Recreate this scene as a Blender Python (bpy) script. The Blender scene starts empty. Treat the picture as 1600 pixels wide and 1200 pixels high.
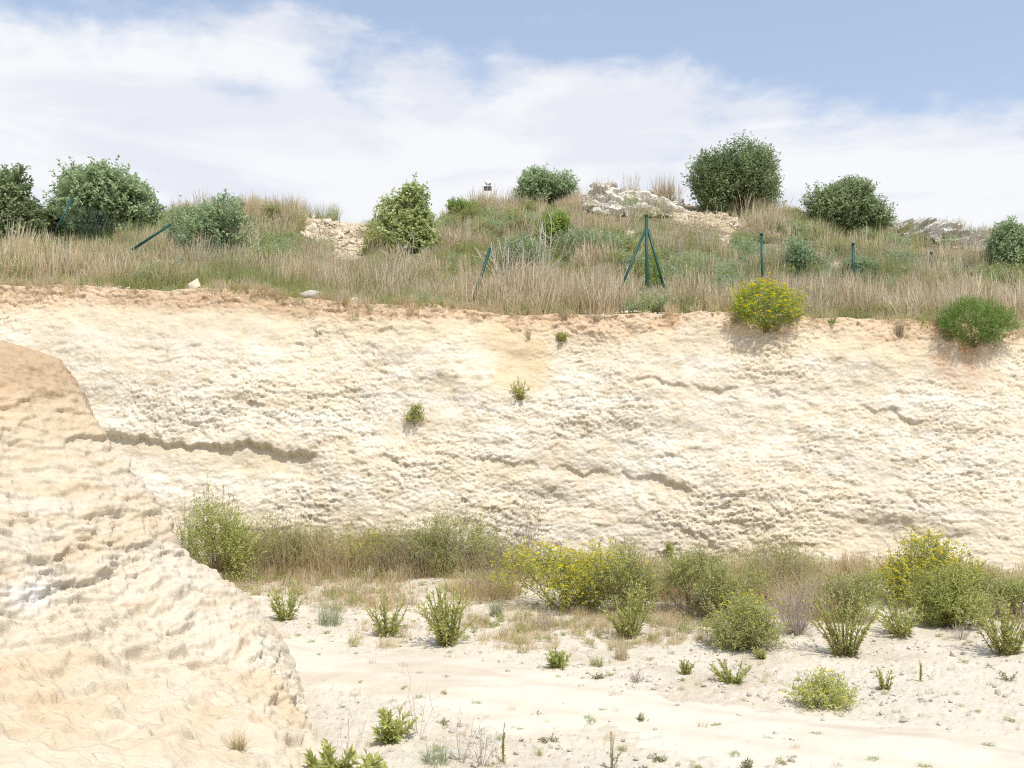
import bpy, bmesh, math, random
import numpy as np
from mathutils import Vector

R = math.radians
S = bpy.context.scene
COL = S.collection

# ------------------------------------------------------------------ camera, sky, sun, exposure
F_PX, PITCH, EYE = 1500.0, math.atan(100 / 1500.0), 1.8
cam_d = bpy.data.cameras.new('camera')
cam_d.sensor_width = 36
cam_d.lens = 36 * F_PX / 1600
cam_d.clip_end = 2000
cam = bpy.data.objects.new('camera', cam_d)
COL.objects.link(cam)
cam.location = (0, 0, EYE)
cam.rotation_euler = (R(90) + PITCH, 0, 0)
S.camera = cam

SUN_EL, SUN_AZ = R(59), R(24)          # azimuth: degrees to the right of straight behind the camera
sun_from = Vector((math.cos(SUN_EL) * math.sin(SUN_AZ), -math.cos(SUN_EL) * math.cos(SUN_AZ), math.sin(SUN_EL)))
sd = bpy.data.lights.new('sun', 'SUN')
sd.energy = 2.1
sd.angle = R(1.5)
sd.color = (1.0, 0.955, 0.88)
sun = bpy.data.objects.new('sun', sd)
COL.objects.link(sun)
sun.rotation_euler = (-sun_from).to_track_quat('-Z', 'Y').to_euler()

S.view_settings.view_transform = 'Standard'
S.view_settings.look = 'None'
S.view_settings.gamma = 1
S.view_settings.use_curve_mapping = False
S.view_settings.exposure = 1.0
S.cycles.max_bounces = 8
S.cycles.diffuse_bounces = 5
S.cycles.filter_width = 1.15
S.cycles.transparent_max_bounces = 6
S.cycles.use_adaptive_sampling = True
S.cycles.adaptive_threshold = 0.02
try:
    S.cycles.use_denoising = False
except Exception:
    pass

W = bpy.data.worlds.new('World')
S.world = W
W.use_nodes = True


SKX = 26.1


def build_world():
    nt = W.node_tree
    nt.nodes.clear()
    N = nt.nodes.new
    L = nt.links.new

    def math_(op, a, b=None, clamp=False):
        n = N('ShaderNodeMath')
        n.operation = op
        n.use_clamp = clamp
        for i, v in enumerate((a, b)):
            if v is None:
                continue
            if isinstance(v, (int, float)):
                n.inputs[i].default_value = v
            else:
                L(v, n.inputs[i])
        return n.outputs[0]
    out = N('ShaderNodeOutputWorld')
    bg = N('ShaderNodeBackground')
    bg.inputs['Strength'].default_value = 0.098
    sky = N('ShaderNodeTexSky')
    sky.sky_type = 'NISHITA'
    sky.sun_disc = False
    sky.sun_elevation = SUN_EL
    sky.sun_rotation = math.atan2(sun_from.x, sun_from.y)
    sky.air_density = 1.0
    sky.dust_density = 1.6
    sky.ozone_density = 1.0
    tc = N('ShaderNodeTexCoord')
    sep = N('ShaderNodeSeparateXYZ')
    L(tc.outputs['Generated'], sep.inputs[0])
    X, Z = sep.outputs[0], sep.outputs[2]

    def noise(scale, detail, rough, sc, loc, dist=0.0):
        mp = N('ShaderNodeMapping')
        mp.inputs['Scale'].default_value = sc
        mp.inputs['Location'].default_value = loc
        L(tc.outputs['Generated'], mp.inputs[0])
        n = N('ShaderNodeTexNoise')
        n.inputs['Scale'].default_value = scale
        n.inputs['Detail'].default_value = detail
        n.inputs['Roughness'].default_value = rough
        n.inputs['Distortion'].default_value = dist
        L(mp.outputs[0], n.inputs['Vector'])
        return n.outputs[0]
    n1 = noise(3.0, 10, 0.55, (1, 1, 2.3), (SKX, 0.4, 1.7), 0.1)
    n2 = noise(9.0, 8, 0.6, (1, 1, 2.0), (0.3, 5.2, 0.9), 0.2)
    # cloud bank low over the horizon, thinning out with height
    el = math_('ADD', Z, math_('MULTIPLY', X, 0.06))
    bias = math_('MULTIPLY', math_('SUBTRACT', 0.385, el), 5.0)
    bias = math_('MAXIMUM', bias, -0.42)
    bias = math_('MINIMUM', bias, 0.62)
    bias = math_('SUBTRACT', bias, math_('MULTIPLY', math_('MAXIMUM', math_('SUBTRACT', X, 0.12), 0.0), 0.9))
    dens = math_('ADD', math_('ADD', math_('MULTIPLY', math_('SUBTRACT', n1, 0.5), 1.6),
                              math_('MULTIPLY', math_('SUBTRACT', n2, 0.5), 0.9)), bias)
    mr = N('ShaderNodeMapRange')
    mr.interpolation_type = 'SMOOTHSTEP'
    mr.inputs[1].default_value = -0.10
    mr.inputs[2].default_value = 0.32
    mr.inputs[3].default_value = 0.0
    mr.inputs[4].default_value = 0.93
    L(dens, mr.inputs[0])
    # white tops and slightly grey undersides
    n3 = noise(3.0, 8, 0.55, (1, 1, 5.0), (7.7, 1.4, 2.2), 0.4)
    mr2 = N('ShaderNodeMapRange')
    mr2.interpolation_type = 'SMOOTHSTEP'
    mr2.inputs[1].default_value = 0.42
    mr2.inputs[2].default_value = 0.56
    L(n3, mr2.inputs[0])
    cm = N('ShaderNodeMix')
    cm.data_type = 'RGBA'
    cm.inputs[6].default_value = (4.30, 4.37, 4.70, 1)
    cm.inputs[7].default_value = (4.95, 4.95, 5.05, 1)
    L(mr2.outputs[0], cm.inputs[0])
    # thin high veil that pales the blue
    veil = N('ShaderNodeMix')
    veil.data_type = 'RGBA'
    veil.inputs[0].default_value = 0.30
    veil.inputs[7].default_value = (4.1, 4.5, 5.0, 1)
    L(sky.outputs[0], veil.inputs[6])
    mx = N('ShaderNodeMix')
    mx.data_type = 'RGBA'
    L(mr.outputs[0], mx.inputs[0])
    L(veil.outputs[2], mx.inputs[6])
    L(cm.outputs[2], mx.inputs[7])
    L(mx.outputs[2], bg.inputs[0])
    L(bg.outputs[0], out.inputs[0])


build_world()

# ------------------------------------------------------------------ pixel <-> place
CP, SP = math.cos(PITCH), math.sin(PITCH)


def at(px, py, Y):
    a, b = (px - 800) / F_PX, (600 - py) / F_PX
    t = Y / (CP - b * SP)
    return np.array([a * t, Y, EYE + t * (SP + b * CP)])


def project(P):
    x, y, z = P[..., 0], P[..., 1], P[..., 2] - EYE
    d = np.maximum(y * CP + z * SP, 0.05)
    u = -y * SP + z * CP
    return 800 + F_PX * x / d, 600 - F_PX * u / d


# ------------------------------------------------------------------ noise
def _h(ix, iy, iz, seed):
    h = (ix.astype(np.int64) * 374761393 + iy.astype(np.int64) * 668265263 + iz.astype(np.int64) * 1274126177 + seed * 974711) & 0xffffffff
    h = ((h ^ (h >> 13)) * 1274126177) & 0xffffffff
    h = ((h ^ (h >> 15)) * 2246822519) & 0xffffffff
    return ((h ^ (h >> 16)) & 0xffffff).astype(np.float32) / 16777215.0


def vnoise(x, y, z=None, seed=0):
    if z is None:
        x0, y0 = np.floor(x), np.floor(y)
        fx, fy = x - x0, y - y0
        fx = fx * fx * fx * (fx * (fx * 6 - 15) + 10)
        fy = fy * fy * fy * (fy * (fy * 6 - 15) + 10)
        o = np.zeros_like(x0)
        a = _h(x0, y0, o, seed) * (1 - fx) + _h(x0 + 1, y0, o, seed) * fx
        b = _h(x0, y0 + 1, o, seed) * (1 - fx) + _h(x0 + 1, y0 + 1, o, seed) * fx
        return (a * (1 - fy) + b * fy) * 2 - 1
    x0, y0, z0 = np.floor(x), np.floor(y), np.floor(z)
    fx, fy, fz = x - x0, y - y0, z - z0
    fx = fx * fx * (3 - 2 * fx)
    fy = fy * fy * (3 - 2 * fy)
    fz = fz * fz * (3 - 2 * fz)
    r = 0
    for k, wz in ((0, 1 - fz), (1, fz)):
        a = _h(x0, y0, z0 + k, seed) * (1 - fx) + _h(x0 + 1, y0, z0 + k, seed) * fx
        b = _h(x0, y0 + 1, z0 + k, seed) * (1 - fx) + _h(x0 + 1, y0 + 1, z0 + k, seed) * fx
        r = r + (a * (1 - fy) + b * fy) * wz
    return r * 2 - 1


def fbm(x, y, oct=4, seed=0, gain=0.5, ridged=False):
    r, a, s = 0, 1.0, 0
    c, sn = math.cos(0.6), math.sin(0.6)
    for i in range(oct):
        n = vnoise(x, y, seed=seed + i * 17)
        if ridged:
            n = 1 - 2 * np.abs(n)
        r = r + a * n
        s += a
        a *= gain
        x, y = (x * c - y * sn) * 2.03 + 3.1, (x * sn + y * c) * 2.03 - 1.7
    return r / s


def worley(x, y, seed=0):
    """nearest-cell distance, second distance and a random number per cell"""
    x0, y0 = np.floor(x), np.floor(y)
    f1 = np.full(x.shape, 9.0, np.float32)
    f2 = np.full(x.shape, 9.0, np.float32)
    cid = np.zeros(x.shape, np.float32)
    o = np.zeros_like(x0)
    for dx in (-1, 0, 1):
        for dy in (-1, 0, 1):
            cx, cy = x0 + dx, y0 + dy
            jx = cx + _h(cx, cy, o, seed)
            jy = cy + _h(cx, cy, o + 1, seed)
            d = np.hypot(jx - x, jy - y)
            nearer = d < f1
            f2 = np.where(nearer, f1, np.minimum(f2, d))
            cid = np.where(nearer, _h(cx, cy, o + 2, seed), cid)
            f1 = np.where(nearer, d, f1)
    return f1, f2, cid


def flakes(x, y, seed=0, tilt=1.0):
    """tilted plates: each cell leans out towards its lower edge, with a sharp step to the next"""
    x0, y0 = np.floor(x), np.floor(y)
    f1 = np.full(x.shape, 9.0, np.float32)
    out = np.zeros(x.shape, np.float32)
    cid = np.zeros(x.shape, np.float32)
    o = np.zeros_like(x0)
    for dx in (-1, 0, 1):
        for dy in (-1, 0, 1):
            cx, cy = x0 + dx, y0 + dy
            ex = x - cx - _h(cx, cy, o, seed)
            ey = y - cy - _h(cx, cy, o + 1, seed)
            d = np.hypot(ex, ey)
            nearer = d < f1
            r = _h(cx, cy, o + 2, seed)
            k1 = _h(cx, cy, o + 3, seed)
            k2 = _h(cx, cy, o + 4, seed)
            v = (r - 0.5) - tilt * (0.25 + 1.0 * k1) * ey + tilt * (k2 - 0.5) * 1.2 * ex
            out = np.where(nearer, v, out)
            cid = np.where(nearer, r, cid)
            f1 = np.where(nearer, d, f1)
    return out, cid


def sstep(a, b, x):
    t = np.clip((x - a) / (b - a), 0, 1)
    return t * t * (3 - 2 * t)


# ------------------------------------------------------------------ mesh building
def mk_mesh(name, V, F, attrs=None, smooth=True, mats=()):
    V = np.ascontiguousarray(V, np.float32)
    F = np.ascontiguousarray(F, np.int32)
    k = F.shape[1]
    me = bpy.data.meshes.new(name)
    me.vertices.add(len(V))
    me.vertices.foreach_set('co', V.ravel())
    me.loops.add(F.size)
    me.loops.foreach_set('vertex_index', F.ravel())
    me.polygons.add(len(F))
    me.polygons.foreach_set('loop_start', np.arange(len(F), dtype=np.int32) * k)
    me.polygons.foreach_set('use_smooth', np.full(len(F), smooth, bool))
    for n, a in (attrs or {}).items():
        a = np.asarray(a, np.float32)
        if a.ndim == 1:
            at_ = me.attributes.new(n, 'FLOAT', 'POINT')
            at_.data.foreach_set('value', a)
        else:
            at_ = me.attributes.new(n, 'FLOAT_COLOR', 'POINT')
            c = np.ones((len(a), 4), np.float32)
            c[:, :3] = a
            at_.data.foreach_set('color', c.ravel())
    for m in mats:
        me.materials.append(m)
    me.update(calc_edges=True)
    me.validate()
    return me


def grid_faces(nu, nv):
    i = np.arange(nu * nv).reshape(nv, nu)
    return np.stack([i[:-1, :-1], i[:-1, 1:], i[1:, 1:], i[1:, :-1]], -1).reshape(-1, 4)


def link(name, me, parent=None, **props):
    o = bpy.data.objects.new(name, me)
    COL.objects.link(o)
    o.parent = parent
    for k, v in props.items():
        o[k] = v
    return o


def thing(name, label, category, loc, rz=0.0, group=None):
    o = bpy.data.objects.new(name, None)
    o.empty_display_size = 0.1
    COL.objects.link(o)
    o.location = [float(v) for v in loc]
    o.rotation_euler = (0, 0, rz)
    o['label'] = label
    o['category'] = category
    if group:
        o['group'] = group
    return o


class MB:
    """collects triangles with a tint per vertex"""

    def __init__(s):
        s.V, s.F, s.T, s.n = [], [], [], 0

    def add(s, V, F, T):
        V = np.asarray(V, np.float32).reshape(-1, 3)
        s.V.append(V)
        s.F.append(np.asarray(F, np.int64).reshape(-1, 3) + s.n)
        s.T.append(np.broadcast_to(np.asarray(T, np.float32), (len(V),)))
        s.n += len(V)

    def leaves(s, b, d, L, w, rng, tint, fold=0.15, face=None):
        """b, d (n,3); L, w, tint (n,)"""
        n = len(b)
        r = rng.normal(size=(n, 3))
        if face is not None:
            r = face + 0.45 * r
        side = np.cross(d, r)
        side /= np.linalg.norm(side, axis=1, keepdims=True) + 1e-6
        nor = np.cross(side, d)
        L = np.broadcast_to(L, (n,))[:, None]
        w = np.broadcast_to(w, (n,))[:, None]
        m = b + d * L * 0.48 + nor * w * fold
        tip = b + d * L - nor * w * fold * 2
        V = np.stack([b, m + side * w / 2, tip, m - side * w / 2], 1).reshape(-1, 3)
        i = np.arange(n)[:, None] * 4
        F = np.concatenate([i + [0, 1, 2], i + [0, 2, 3]], 0)
        s.add(V, F, np.repeat(tint, 4))

    def tube(s, P, rad, sides=5, tint=0.5):
        P = np.asarray(P, float)
        n = len(P)
        rad = np.broadcast_to(rad, (n,))
        T = np.gradient(P, axis=0)
        T /= np.linalg.norm(T, axis=1, keepdims=True) + 1e-9
        ref = np.array([0.31, 0.17, 0.93]) if abs(T[0, 2]) < 0.8 else np.array([0.95, 0.2, 0.1])
        A = np.cross(T, ref)
        A /= np.linalg.norm(A, axis=1, keepdims=True) + 1e-9
        B = np.cross(T, A)
        a = np.arange(sides) / sides * 2 * math.pi
        V = P[:, None] + rad[:, None, None] * (A[:, None] * np.cos(a)[None, :, None] + B[:, None] * np.sin(a)[None, :, None])
        F = []
        for i in range(n - 1):
            for j in range(sides):
                k = (j + 1) % sides
                p, q, r_, t = i * sides + j, i * sides + k, (i + 1) * sides + k, (i + 1) * sides + j
                F += [(p, q, r_), (p, r_, t)]
        o = (n - 1) * sides
        for j in range(1, sides - 1):
            F.append((o, o + j, o + j + 1))
            F.append((0, j + 1, j))
        s.add(V.reshape(-1, 3), F, tint)

    def mesh(s, name, mat, smooth=False):
        if not s.V:
            return None
        return mk_mesh(name, np.concatenate(s.V), np.concatenate(s.F), {'tint': np.concatenate(s.T)}, smooth, [mat])


# ------------------------------------------------------------------ materials
def new_mat(name):
    m = bpy.data.materials.new(name)
    m.use_nodes = True
    nt = m.node_tree
    nt.nodes.clear()
    out = nt.nodes.new('ShaderNodeOutputMaterial')
    return m, nt, out


def ground_mat(name, fine=60.0, bump=0.35, var=0.10, dist=0.01, coarse=14.0):
    """colour from the 'col' attribute, grain and fine relief from noise"""
    m, nt, out = new_mat(name)
    N, L = nt.nodes.new, nt.links.new
    p = N('ShaderNodeBsdfPrincipled')
    p.inputs['Roughness'].default_value = 0.95
    p.inputs['Specular IOR Level'].default_value = 0.12
    at_ = N('ShaderNodeAttribute')
    at_.attribute_name = 'col'
    tc = N('ShaderNodeTexCoord')
    n1 = N('ShaderNodeTexNoise')
    n1.inputs['Scale'].default_value = fine
    n1.inputs['Detail'].default_value = 6
    n1.inputs['Roughness'].default_value = 0.65
    L(tc.outputs['Object'], n1.inputs['Vector'])
    n2 = N('ShaderNodeTexNoise')
    n2.inputs['Scale'].default_value = coarse
    n2.inputs['Detail'].default_value = 5
    L(tc.outputs['Object'], n2.inputs['Vector'])
    ad = N('ShaderNodeMath')
    ad.operation = 'ADD'
    L(n1.outputs[0], ad.inputs[0])
    L(n2.outputs[0], ad.inputs[1])
    mr = N('ShaderNodeMapRange')
    mr.inputs[1].default_value = 0.6
    mr.inputs[2].default_value = 1.4
    mr.inputs[3].default_value = 1 - var
    mr.inputs[4].default_value = 1 + var
    L(ad.outputs[0], mr.inputs[0])
    mu = N('ShaderNodeVectorMath')
    mu.operation = 'SCALE'
    L(at_.outputs['Color'], mu.inputs[0])
    L(mr.outputs[0], mu.inputs['Scale'])
    L(mu.outputs[0], p.inputs['Base Color'])
    b = N('ShaderNodeBump')
    b.inputs['Strength'].default_value = bump
    b.inputs['Distance'].default_value = dist
    L(n1.outputs[0], b.inputs['Height'])
    L(b.outputs[0], p.inputs['Normal'])
    L(p.outputs[0], out.inputs[0])
    return m


def tint_mat(name, stops, trans=0.3, rough=0.6, inst=0.0):
    """leaf or blade colour picked along 'stops' by the tint attribute"""
    m, nt, out = new_mat(name)
    N, L = nt.nodes.new, nt.links.new
    at_ = N('ShaderNodeAttribute')
    at_.attribute_name = 'tint'
    fac = at_.outputs['Fac']
    if inst:
        oi = N('ShaderNodeObjectInfo')
        mm = N('ShaderNodeMath')
        mm.operation = 'MULTIPLY_ADD'
        mm.inputs[1].default_value = inst
        mm.inputs[2].default_value = -inst / 2
        L(oi.outputs['Random'], mm.inputs[0])
        a2 = N('ShaderNodeMath')
        a2.operation = 'ADD'
        a2.use_clamp = True
        L(fac, a2.inputs[0])
        L(mm.outputs[0], a2.inputs[1])
        fac = a2.outputs[0]
    cr = N('ShaderNodeValToRGB')
    els = cr.color_ramp.elements
    while len(els) < len(stops):
        els.new(0.5)
    for i, c in enumerate(stops):
        els[i].position = i / (len(stops) - 1)
        els[i].color = (*c, 1)
    L(fac, cr.inputs[0])
    p = N('ShaderNodeBsdfPrincipled')
    p.inputs['Roughness'].default_value = rough
    p.inputs['Specular IOR Level'].default_value = 0.25
    L(cr.outputs[0], p.inputs['Base Color'])
    if trans:
        t = N('ShaderNodeBsdfTranslucent')
        L(cr.outputs[0], t.inputs[0])
        mx = N('ShaderNodeMixShader')
        mx.inputs[0].default_value = trans
        L(p.outputs[0], mx.inputs[1])
        L(t.outputs[0], mx.inputs[2])
        L(mx.outputs[0], out.inputs[0])
    else:
        L(p.outputs[0], out.inputs[0])
    return m


M = {}
M['cliff'] = ground_mat('chalky_marl', 55, 0.55, 0.09, 0.012, 9)
M['spur'] = ground_mat('flaky_marl', 70, 0.6, 0.10, 0.012, 11)
M['floor'] = ground_mat('white_gravel', 85, 0.6, 0.12, 0.012, 25)
M['track'] = ground_mat('packed_white_dust', 45, 0.25, 0.06, 0.006, 7)
M['hill'] = ground_mat('hill_soil', 30, 0.7, 0.2, 0.03, 4)
M['stone'] = tint_mat('grey_limestone', [(.47, .445, .39), (.60, .57, .50), (.70, .66, .58)], 0, 0.9)
M['pale_stone'] = tint_mat('white_limestone', [(.60, .54, .45), (.68, .63, .54), (.74, .70, .62)], 0, 0.9, 0.5)
M['tan_stone'] = tint_mat('tan_rubble', [(.44, .36, .25), (.54, .46, .34), (.62, .55, .43)], 0, 0.9, 0.5)
M['bark'] = tint_mat('bark', [(.10, .08, .06), (.20, .16, .12)], 0, 0.9)
M['stem'] = tint_mat('red_brown_stem', [(.20, .11, .07), (.24, .20, .10)], 0, 0.8)
M['twig'] = tint_mat('dry_twig', [(.27, .215, .18), (.42, .36, .30)], 0, 0.9)
M['dead'] = tint_mat('bleached_dead_stem', [(.45, .40, .34), (.62, .57, .50)], 0, 0.9)
M['olive'] = tint_mat('grey_green_leaf', [(.189, .250, .116), (.299, .366, .177), (.451, .512, .287)], 0.45, 0.5)
M['lentisk'] = tint_mat('dull_green_leaf', [(.250, .336, .177), (.378, .470, .262), (.537, .610, .378)], 0.45, 0.5)
M['light'] = tint_mat('pale_green_leaf', [(.293, .354, .134), (.488, .549, .244), (.708, .744, .427)], 0.45, 0.5)
M['bright'] = tint_mat('fresh_green_leaf', [(.20, .28, .065), (.32, .43, .105), (.46, .57, .165)], 0.45, 0.55)
M['broom'] = tint_mat('deep_green_needle', [(.12, .21, .045), (.21, .33, .075), (.33, .45, .125)], 0.45, 0.55)
M['sap'] = tint_mat('sapling_leaf', [(.291, .325, .095), (.437, .470, .151), (.594, .616, .241)], 0.45, 0.55)
M['mix'] = tint_mat('olive_brown_leaf', [(.358, .314, .168), (.381, .409, .151), (.526, .560, .224)], 0.45, 0.6)
M['brown'] = tint_mat('dry_brown_leaf', [(.389, .302, .216), (.497, .400, .292), (.562, .486, .346)], 0.45, 0.8)
M['grey'] = tint_mat('silver_green_leaf', [(.26, .30, .17), (.37, .41, .25), (.48, .50, .35)], 0.45, 0.6)
M['flower'] = tint_mat('yellow_petal', [(.62, .52, .015), (.75, .66, .03)], 0.3, 0.5)
M['white_flower'] = tint_mat('white_petal', [(.7, .7, .65), (.8, .8, .78)], 0.3, 0.5)
M['dry'] = tint_mat('dry_grass', [(.49, .40, .27), (.65, .55, .385), (.77, .68, .51)], 0.45, 0.7, 0.5)
M['dry_red'] = tint_mat('russet_grass', [(.48, .37, .20), (.62, .50, .29), (.72, .61, .40)], 0.45, 0.7, 0.5)
M['green_grass'] = tint_mat('green_grass', [(.25, .285, .095), (.37, .395, .145), (.52, .50, .24)], 0.45, 0.7, 0.4)
M['post'] = tint_mat('green_enamel', [(.014, .060, .048), (.022, .080, .062)], 0, 0.4)
M['wire'] = tint_mat('green_wire', [(.11, .20, .175), (.14, .24, .20)], 0, 0.5)
M['white_paint'] = tint_mat('white_paint', [(.75, .75, .73), (.8, .8, .78)], 0, 0.6)
M['dark_paint'] = tint_mat('dark_paint', [(.05, .05, .055), (.07, .07, .075)], 0, 0.6)
for k in ('pale_stone', 'stone', 'white_paint', 'dark_paint'):
    M[k].node_tree.nodes


def rough_stone_bump(m, scale, dist):
    nt = m.node_tree
    p = next(n for n in nt.nodes if n.type == 'BSDF_PRINCIPLED')
    n = nt.nodes.new('ShaderNodeTexNoise')
    n.inputs['Scale'].default_value = scale
    n.inputs['Detail'].default_value = 6
    tc = nt.nodes.new('ShaderNodeTexCoord')
    nt.links.new(tc.outputs['Object'], n.inputs['Vector'])
    b = nt.nodes.new('ShaderNodeBump')
    b.inputs['Distance'].default_value = dist
    b.inputs['Strength'].default_value = 0.8
    nt.links.new(n.outputs[0], b.inputs['Height'])
    nt.links.new(b.outputs[0], p.inputs['Normal'])


rough_stone_bump(M['stone'], 18, 0.05)
rough_stone_bump(M['pale_stone'], 40, 0.01)

# ------------------------------------------------------------------ the lie of the land
TOP_PX = np.array([[-700, 470], [-200, 455], [0, 448], [100, 447], [200, 452], [260, 456], [330, 450], [400, 455], [450, 462], [520, 470], [600, 474],
                   [700, 478], [800, 487], [900, 491], [1000, 489], [1100, 490], [1200, 494], [1300, 499], [1400, 503], [1500, 508],
                   [1600, 516], [1900, 525], [2400, 535]], float)


def y_base(X):
    return 13.55 - 0.065 * (X + 7) + 0.22 * np.sin(X * 0.55 + 1.0) + 0.10 * np.sin(X * 1.7)


def y_top(X):
    return y_base(X) * 0.35 + 0.65 * (13.55 - 0.05 * (X + 7)) + 1.0


def z_top(X):
    Y = y_top(X)
    px = 800 + F_PX * X / Y
    py = np.interp(px, TOP_PX[:, 0], TOP_PX[:, 1])
    b = (600 - py) / F_PX
    return EYE + Y / (CP - b * SP) * (SP + b * CP) + 0.05 * fbm(X * 1.6, X * 0 + 4.4, 4, 77)


SKY_PX = np.array([[-900, 372], [-400, 360], [0, 356], [150, 352], [240, 345], [300, 333], [380, 331], [450, 332], [520, 340], [570, 348], [620, 356], [680, 350],
                   [710, 336], [740, 326], [790, 321], [850, 315], [905, 310], [940, 303], [1000, 303], [1040, 307], [1080, 315], [1150, 322], [1240, 342],
                   [1300, 346], [1400, 354], [1430, 350], [1480, 352], [1540, 372], [1600, 388], [2000, 405], [2500, 420]], float)
RIDGE = 24.5


def hill_z(X, Y):
    X = np.asarray(X, float)
    Y = np.asarray(Y, float)
    e, zt = y_top(X), z_top(X)
    px = 800 + F_PX * X / RIDGE
    py = np.interp(px, SKY_PX[:, 0], SKY_PX[:, 1])
    b = (600 - py) / F_PX
    zr = EYE + RIDGE / (CP - b * SP) * (SP + b * CP) - 0.12
    t = np.clip((Y - e) / (RIDGE - e), -0.2, 1)
    tt = np.clip((t - 0.16) / 0.84, 0, 1)
    prof = 0.05 * np.clip(t / 0.16, -1, 1) + 0.95 * (0.62 * tt + 0.38 * tt * tt * (3 - 2 * tt))
    z = zt + (zr - zt) * prof
    back = np.clip(Y - RIDGE, 0, 1e9)
    z = z - 0.5 * back * np.exp(-back / 12) - np.minimum(back, 10) * 0.1
    z = z + 0.10 * fbm(X * 0.9, Y * 0.9, 3, 5) * np.clip((Y - e) * 1.2, 0, 1) + 0.22 * fbm(X * 0.33, Y * 0.33, 2, 8) * np.clip((Y - e - 1.5) * .5, 0, 1) * np.clip((RIDGE - Y) * .5, 0.15, 1)
    return z


def floor_z(X, Y):
    X = np.asarray(X, float)
    Y = np.asarray(Y, float)
    z = 0.05 * fbm(X * 0.5, Y * 0.5, 3, 21) + 0.12 * sstep(-3.2, 0.4, Y - y_base(X)) * sstep(-40, 0, Y)
    z = z + 0.03 * fbm(X * 1.7, Y * 1.7, 3, 25)
    z = z + 0.16 * np.exp(-((Y - 3.6 - 0.12 * X) / 0.7) ** 2) * sstep(-2.5, -1, X) * (1 - sstep(0.2, 1.6, X))
    return z


def ray_points(px, py, Ys):
    a, b = (px - 800) / F_PX, (600 - py) / F_PX
    t = Ys / (CP - b * SP)
    return a * t, EYE + t * (SP + b * CP)


def hit_floor(px, py):
    Ys = np.arange(3.0, 14.2, 0.04)
    X, Z = ray_points(px, py, Ys)
    g = floor_z(X, Ys)
    k = np.argmax(Z <= g)
    if Z[k] <= g[k]:
        return np.array([X[k], Ys[k], g[k]])
    return at(px, py, 13.4)


def hit_hill(px, py):
    Ys = np.arange(13.8, 32, 0.05)
    X, Z = ray_points(px, py, Ys)
    g = hill_z(X, Ys)
    ok = (Z <= g) & (Ys > y_top(X))
    k = np.argmax(ok)
    if ok[k]:
        return np.array([X[k], Ys[k], g[k]])
    P = at(px, py, RIDGE - 0.3)
    return np.array([P[0], RIDGE - 0.3, float(hill_z(P[0], RIDGE - 0.3))])


def blur(d, n):
    for _ in range(n):
        p = np.pad(d, 1, 'edge')
        d = 0.5 * d + 0.125 * (p[:-2, 1:-1] + p[2:, 1:-1] + p[1:-1, :-2] + p[1:-1, 2:])
    return d


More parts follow.
